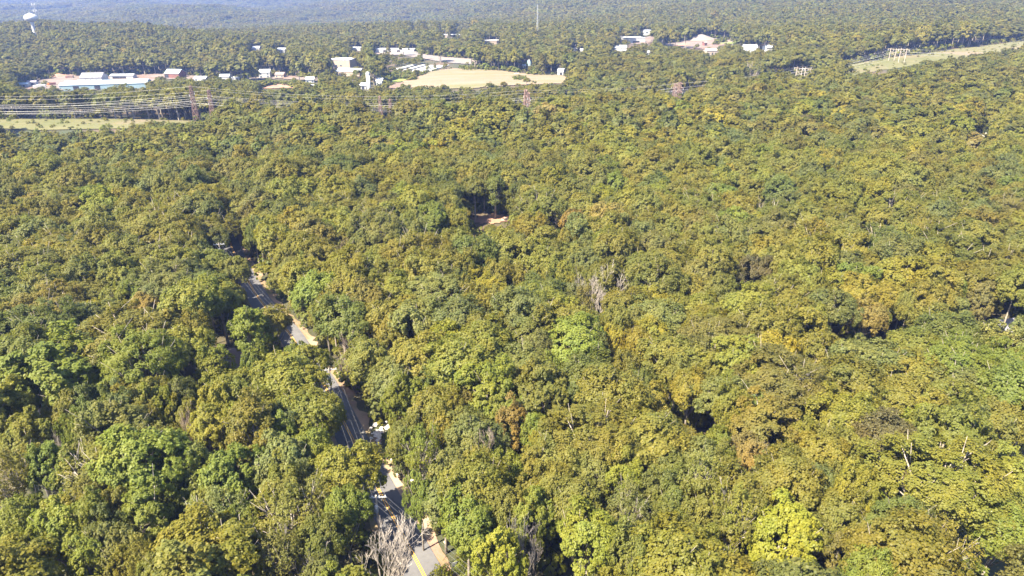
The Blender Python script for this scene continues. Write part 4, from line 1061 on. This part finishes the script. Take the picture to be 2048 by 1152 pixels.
# ------------------------------------------------------------------ which trees are single things: the 300 that show largest
def view(t):
    u, v, d = proj(t[0], t[1], tz(t[0], t[1]) + 11.3 * t[3]); return u, v, d, t[2] / d * F
def tint_of(c, y=0):
    q = TINT[c]; f = prn.uniform(.86, 1.16); w = prn.uniform(-.07, .07)
    if y > 450: q = tuple(.55 * a + .45 * b for a, b in zip(q, TINT['olive']))
    return (q[0] * f * (1 + w), q[1] * f, q[2] * f * (1 - 2 * w))
scored = []
for i, t in enumerate(trees):
    u, v, d, rp = view(t)
    inside = -0.3 * rp < u < 2048 + 0.3 * rp and -10 < v < 1152 + 0.25 * rp
    scored.append((inside, rp * (1.6 if t[7] and t[1] < 330 else 1), i))
order = [i for ins, rp, i in sorted([q for q in scored if q[0]], key=lambda q: -q[1])]
single = set(order[:300])
BANDS = [(1010, "along the bottom edge"), (880, "in the second band up"), (760, "about a third up"), (650, "just under mid height"), (540, "at mid height"), (430, "just over mid height"), (0, "in the upper forest")]
info = {}
for i in single:
    u, v, d, rp = view(trees[i]); b = next(k for k, (lim, _) in enumerate(BANDS) if v >= lim)
    info[i] = (u, v, b)
rank = {}
for b in range(len(BANDS)):
    for c_ in CN:
        L = sorted([i for i in single if info[i][2] == b and trees[i][5] == c_], key=lambda i: info[i][0])
        for n, i in enumerate(L): rank[i] = (n, len(L))
HAB = {'oak': 'domed', 'tall': 'upright', 'feather': 'feathery', 'sparse': 'thin', 'pine': 'conical'}
for i in sorted(single):
    x, y, Rr, sv, k, cname, note, fixed = trees[i][:8]
    n, tot = rank[i]; band = BANDS[info[i][2]][1]
    size = "large " if Rr > 7.2 else ("small " if Rr < 4.2 else "")
    if note: lab = f"{size}{cname} {HAB[k]} tree {note}"
    elif tot == 1: lab = f"{size}{HAB[k]} tree, the only {cname} one {band}"
    else: lab = f"{size}{HAB[k]} tree, {ORD[n]} {cname} one from left {band}"
    o = empty("pine_tree" if k == 'pine' else "broadleaf_tree", (x, y, tz(x, y)), prn.uniform(0, 6.28))
    o.scale = (Rr / 5, Rr / 5, sv)
    tag(o, lab, "tree", "trees of the near forest")
    cm, tm = prn.choice(NEARM['big' if k == 'oak' and Rr > 6.9 else k])
    link("trunk", tm, o)
    cr = link("crown", cm, o); cr["tint"] = list(tint_of(cname))

# bare dead trees, each with its own branching
for k, (u, v, w, stems, wood, lab) in enumerate(DEAD):
    x, y, Rr, sv = place_px(u, v, w, 11.0)
    o = empty("dead_tree", (x, y, tz(x, y)), prn.uniform(0, 6.28)); tag(o, lab, "dead tree", "bare dead trees")
    b = dead_builder(40 + k, min(stems, 6), 0.42 if stems > 2 else .3, 15.5, 5 if k < 4 else (4 if y < 330 else 3))
    xs = np.array(b.v); ext = np.percentile(np.hypot(xs[:, 0], xs[:, 1]), 97); top = xs[:, 2].max()
    sxy = max(Rr, 1.6) / ext; hz = 16.5 * max(sv, .8) / top * (1.12 if k < 5 else 1.0)
    if y > 300: b.v = [(a * 1, c_ * 1, d) for a, c_, d in b.v]
    o.scale = (sxy * 1.25, sxy * 1.25, hz)
    b.build("branches", PALEBARK if wood == 0 else PINKBARK, o)

# ------------------------------------------------------------------ the rest of the wood, one mass
pts, rot, scl, tnt, pid = [], [], [], [], []
def inst(x, y, z, s, c, i, rz=None):
    pts.append((x, y, z)); scl.append(s); tnt.append((*c, 1)); pid.append(i); rot.append((0, 0, prn.uniform(0, 6.28) if rz is None else rz))
for i, t in enumerate(trees + mid):
    if i in single: continue
    x, y, Rr, sv, k, cname = t[:6]
    lod = 0 if y < 290 else (1 if y < 700 else 2)
    key = (lod, k)
    if Rr < 2.0: key = (lod, 'shrub'); sv = Rr / 4
    if key not in PIDX: key = (lod, 'oak')
    inst(x, y, tz(x, y), (Rr / 5, Rr / 5, sv), tint_of(cname, y), prn.choice(PIDX[key]))
for x, y, s in far:
    inst(x, y, tz(x, y) - 1, (s, s, prn.uniform(.8, 1.15)), tint_of(colour_at(x, y), y), prn.choice(PIDX[('patch',)]))
def scatter_object(name, label):
    me = bpy.data.meshes.new(name); me.from_pydata(pts, [], [])
    for nm, ty, data, at in (("rot", 'FLOAT_VECTOR', rot, "vector"), ("scl", 'FLOAT_VECTOR', scl, "vector"), ("tint", 'FLOAT_COLOR', tnt, "color")):
        a = me.attributes.new(nm, ty, 'POINT'); a.data.foreach_set(at, np.asarray(data, np.float32).ravel())
    a = me.attributes.new("pid", 'INT', 'POINT'); a.data.foreach_set("value", np.asarray(pid, np.int32))
    o = link(name, me); tag(o, label, kind="stuff")
    ng = bpy.data.node_groups.new(name, 'GeometryNodeTree')
    ng.interface.new_socket("Geometry", in_out='INPUT', socket_type='NodeSocketGeometry')
    ng.interface.new_socket("Geometry", in_out='OUTPUT', socket_type='NodeSocketGeometry')
    N, L = ng.nodes, ng.links
    gi, go = N.new("NodeGroupInput"), N.new("NodeGroupOutput")
    ci = N.new("GeometryNodeCollectionInfo"); ci.inputs["Collection"].default_value = protos
    ci.inputs["Separate Children"].default_value = True; ci.inputs["Reset Children"].default_value = True
    ip = N.new("GeometryNodeInstanceOnPoints"); ip.inputs["Pick Instance"].default_value = True
    def na(nm, ty):
        n = N.new("GeometryNodeInputNamedAttribute"); n.data_type = ty; n.inputs["Name"].default_value = nm; return n.outputs["Attribute"]
    L.new(gi.outputs[0], ip.inputs["Points"]); L.new(ci.outputs[0], ip.inputs["Instance"])
    L.new(na("pid", 'INT'), ip.inputs["Instance Index"])
    er = N.new("FunctionNodeEulerToRotation"); L.new(na("rot", 'FLOAT_VECTOR'), er.inputs[0]); L.new(er.outputs[0], ip.inputs["Rotation"])
    L.new(na("scl", 'FLOAT_VECTOR'), ip.inputs["Scale"]); L.new(ip.outputs[0], go.inputs[0])
    md = o.modifiers.new("scatter", 'NODES'); md.node_group = ng
    return o
scatter_object("forest", "endless mixed oak woodland in late summer colours covering land and hills")

# low scrub on verges, corridor, field edges and clearings
pts, rot, scl, tnt, pid = [], [], [], [], []
ROADC = ROADL[::6] + [ROADL[-1]]
def scrub(n, xy, lo, hi, cols, free=False):
    T = []
    for _ in range(n):
        x, y = xy()
        if seg_dist(np.array([x]), np.array([y]), ROADC)[0] < 4.6: continue
        T.append((x, y, prn.uniform(lo, hi)))
    X, Y, RR = (np.array(q) for q in zip(*T))
    hid = np.zeros(len(X), bool) if free else hides(X, Y, ter(X, Y) - 11 * RR / 4.6 + RR * .75, RR, RR / 4.6)
    for x, y, r, h_ in zip(X, Y, RR, hid):
        if h_: continue
        lod = 0 if y < 200 else (1 if y < 480 else 2)
        inst(x, y, tz(x, y), (r / 4.6, r / 4.6, r / 4.6 * prn.uniform(.7, 1.1)), tint_of(prn.choice(cols)), prn.choice(PIDX[(lod, 'shrub')]))
def along(line, d0, d1, n0=0, n1=None):
    def f():
        i = prn.randrange(n0, (n1 or len(line)) - 1); p = Vector(line[i]).lerp(Vector(line[i + 1]), prn.random())
        d = (Vector(line[i + 1]) - Vector(line[i])).normalized(); s = prn.choice((-1, 1)) * prn.uniform(d0, d1)
        return p.x - d.y * s, p.y + d.x * s
    return f
scrub(420, along(ROADL, 5.2, 9.5), .6, 1.7, ['bright green', 'yellow green', 'olive', 'lime green'])
scrub(900, along([tuple(p) for p in LS], 0, 26), .5, 1.5, ['olive', 'yellow green', 'bright green', 'mustard'], True)
for poly in (CLEAR[10],):
    c0 = (sum(q[0] for q in poly) / len(poly), max(q[1] for q in poly))
    scrub(60, lambda: (c0[0] + prn.uniform(-22, 22), c0[1] + prn.uniform(2, 16)), 1.4, 3.4, ['bright green', 'deep green', 'olive'])
for poly in CLEAR[:10]:
    ring = list(poly) + [poly[0]]; f_ = along(ring, 0, 9)
    def outside(f_=f_, poly=poly):
        while True:
            x, y = f_()
            if not in_poly(np.array([x]), np.array([y]), poly)[0]: return x, y
    scrub(230, outside, 1.4, 4.4, ['olive', 'deep green', 'bright green', 'yellow green'])
def box_px(u0, v0, u1, v1):
    def f():
        p = P(prn.uniform(u0, u1), prn.uniform(v0, v1)); return p.x, p.y
    return f
def in_land():
    while True:
        xs_ = [q[0] for q in SCRUBLAND]; ys2 = [q[1] for q in SCRUBLAND]; x, y = prn.uniform(min(xs_), max(xs_)), prn.uniform(min(ys2), max(ys2))
        if in_poly(np.array([x]), np.array([y]), SCRUBLAND)[0]: return x, y
scrub(900, in_land, 1.6, 4.2, ['yellow green', 'olive', 'yellow green', 'bright green'])
scrub(120, box_px(0, 150, 120, 172), 1.6, 3.4, ['olive', 'yellow green'])
scrub(130, box_px(930, 128, 1110, 142), 1.2, 3.0, ['bright green', 'yellow green', 'olive'])
scrub(1000, along([tuple(p) for p in LS], 20, 32), 2.2, 4.6, ['olive', 'yellow green', 'deep green'])
scrub(20, box_px(1028, 155, 1055, 161), 1.2, 2.4, ['bright green', 'olive'], True)
scrub(160, box_px(760, 178, 1150, 186), 1.2, 3.0, ['olive', 'deep green', 'yellow green'])
ux, uy = sample_fan(3400, 40, 440); ub = blocked(ux, uy, np.full(len(ux), 6.0))
us_ = [[a, b_, r_, r_ / 4, 'shrub', 'olive', None, False] for a, b_, r_ in zip(ux[~ub], uy[~ub], rng.uniform(1.8, 3.4, (~ub).sum()))]
zz = np.array([tz(t[0], t[1]) for t in us_]); RR = np.array([t[2] for t in us_])
hid = hides(np.array([t[0] for t in us_]), np.array([t[1] for t in us_]), zz - 11 * RR / 4.6 + RR * .8, RR, RR / 4.6)
for t, h_ in zip(us_, hid):      # saplings under the canopy
    if not h_: inst(t[0], t[1], tz(t[0], t[1]), (t[2] / 4.6, t[2] / 4.6, t[2] / 4.6 * prn.uniform(.9, 1.5)), tint_of(prn.choice(['deep green', 'bright green', 'olive', 'yellow green'])), prn.choice(PIDX[(1, 'shrub')]))
scatter_object("undergrowth", "low scrub and bushes on verges, corridor and field edges")

# ------------------------------------------------------------------ haze
m = MB(); m.box((0, 3000, 90), (18000, 11500, 480))
hz = m.mesh("haze", GROUND); hz.materials.clear()
hm = bpy.data.materials.new("haze"); hm.use_nodes = True
nt = hm.node_tree; nt.nodes.remove(nt.nodes["Principled BSDF"])
pv = nt.nodes.new("ShaderNodeVolumePrincipled"); pv.inputs["Color"].default_value = (0.30, 0.44, 1.0, 1); pv.inputs["Density"].default_value = 0.00009
nt.links.new(pv.outputs[0], nt.nodes["Material Output"].inputs["Volume"])
hz.materials.append(hm)
tag(link("haze", hz), "pale blue summer haze over the distant hills", kind="stuff")
print("TREES", len(trees), "MID", len(mid), "FAR", len(far), "SINGLE", len(single))
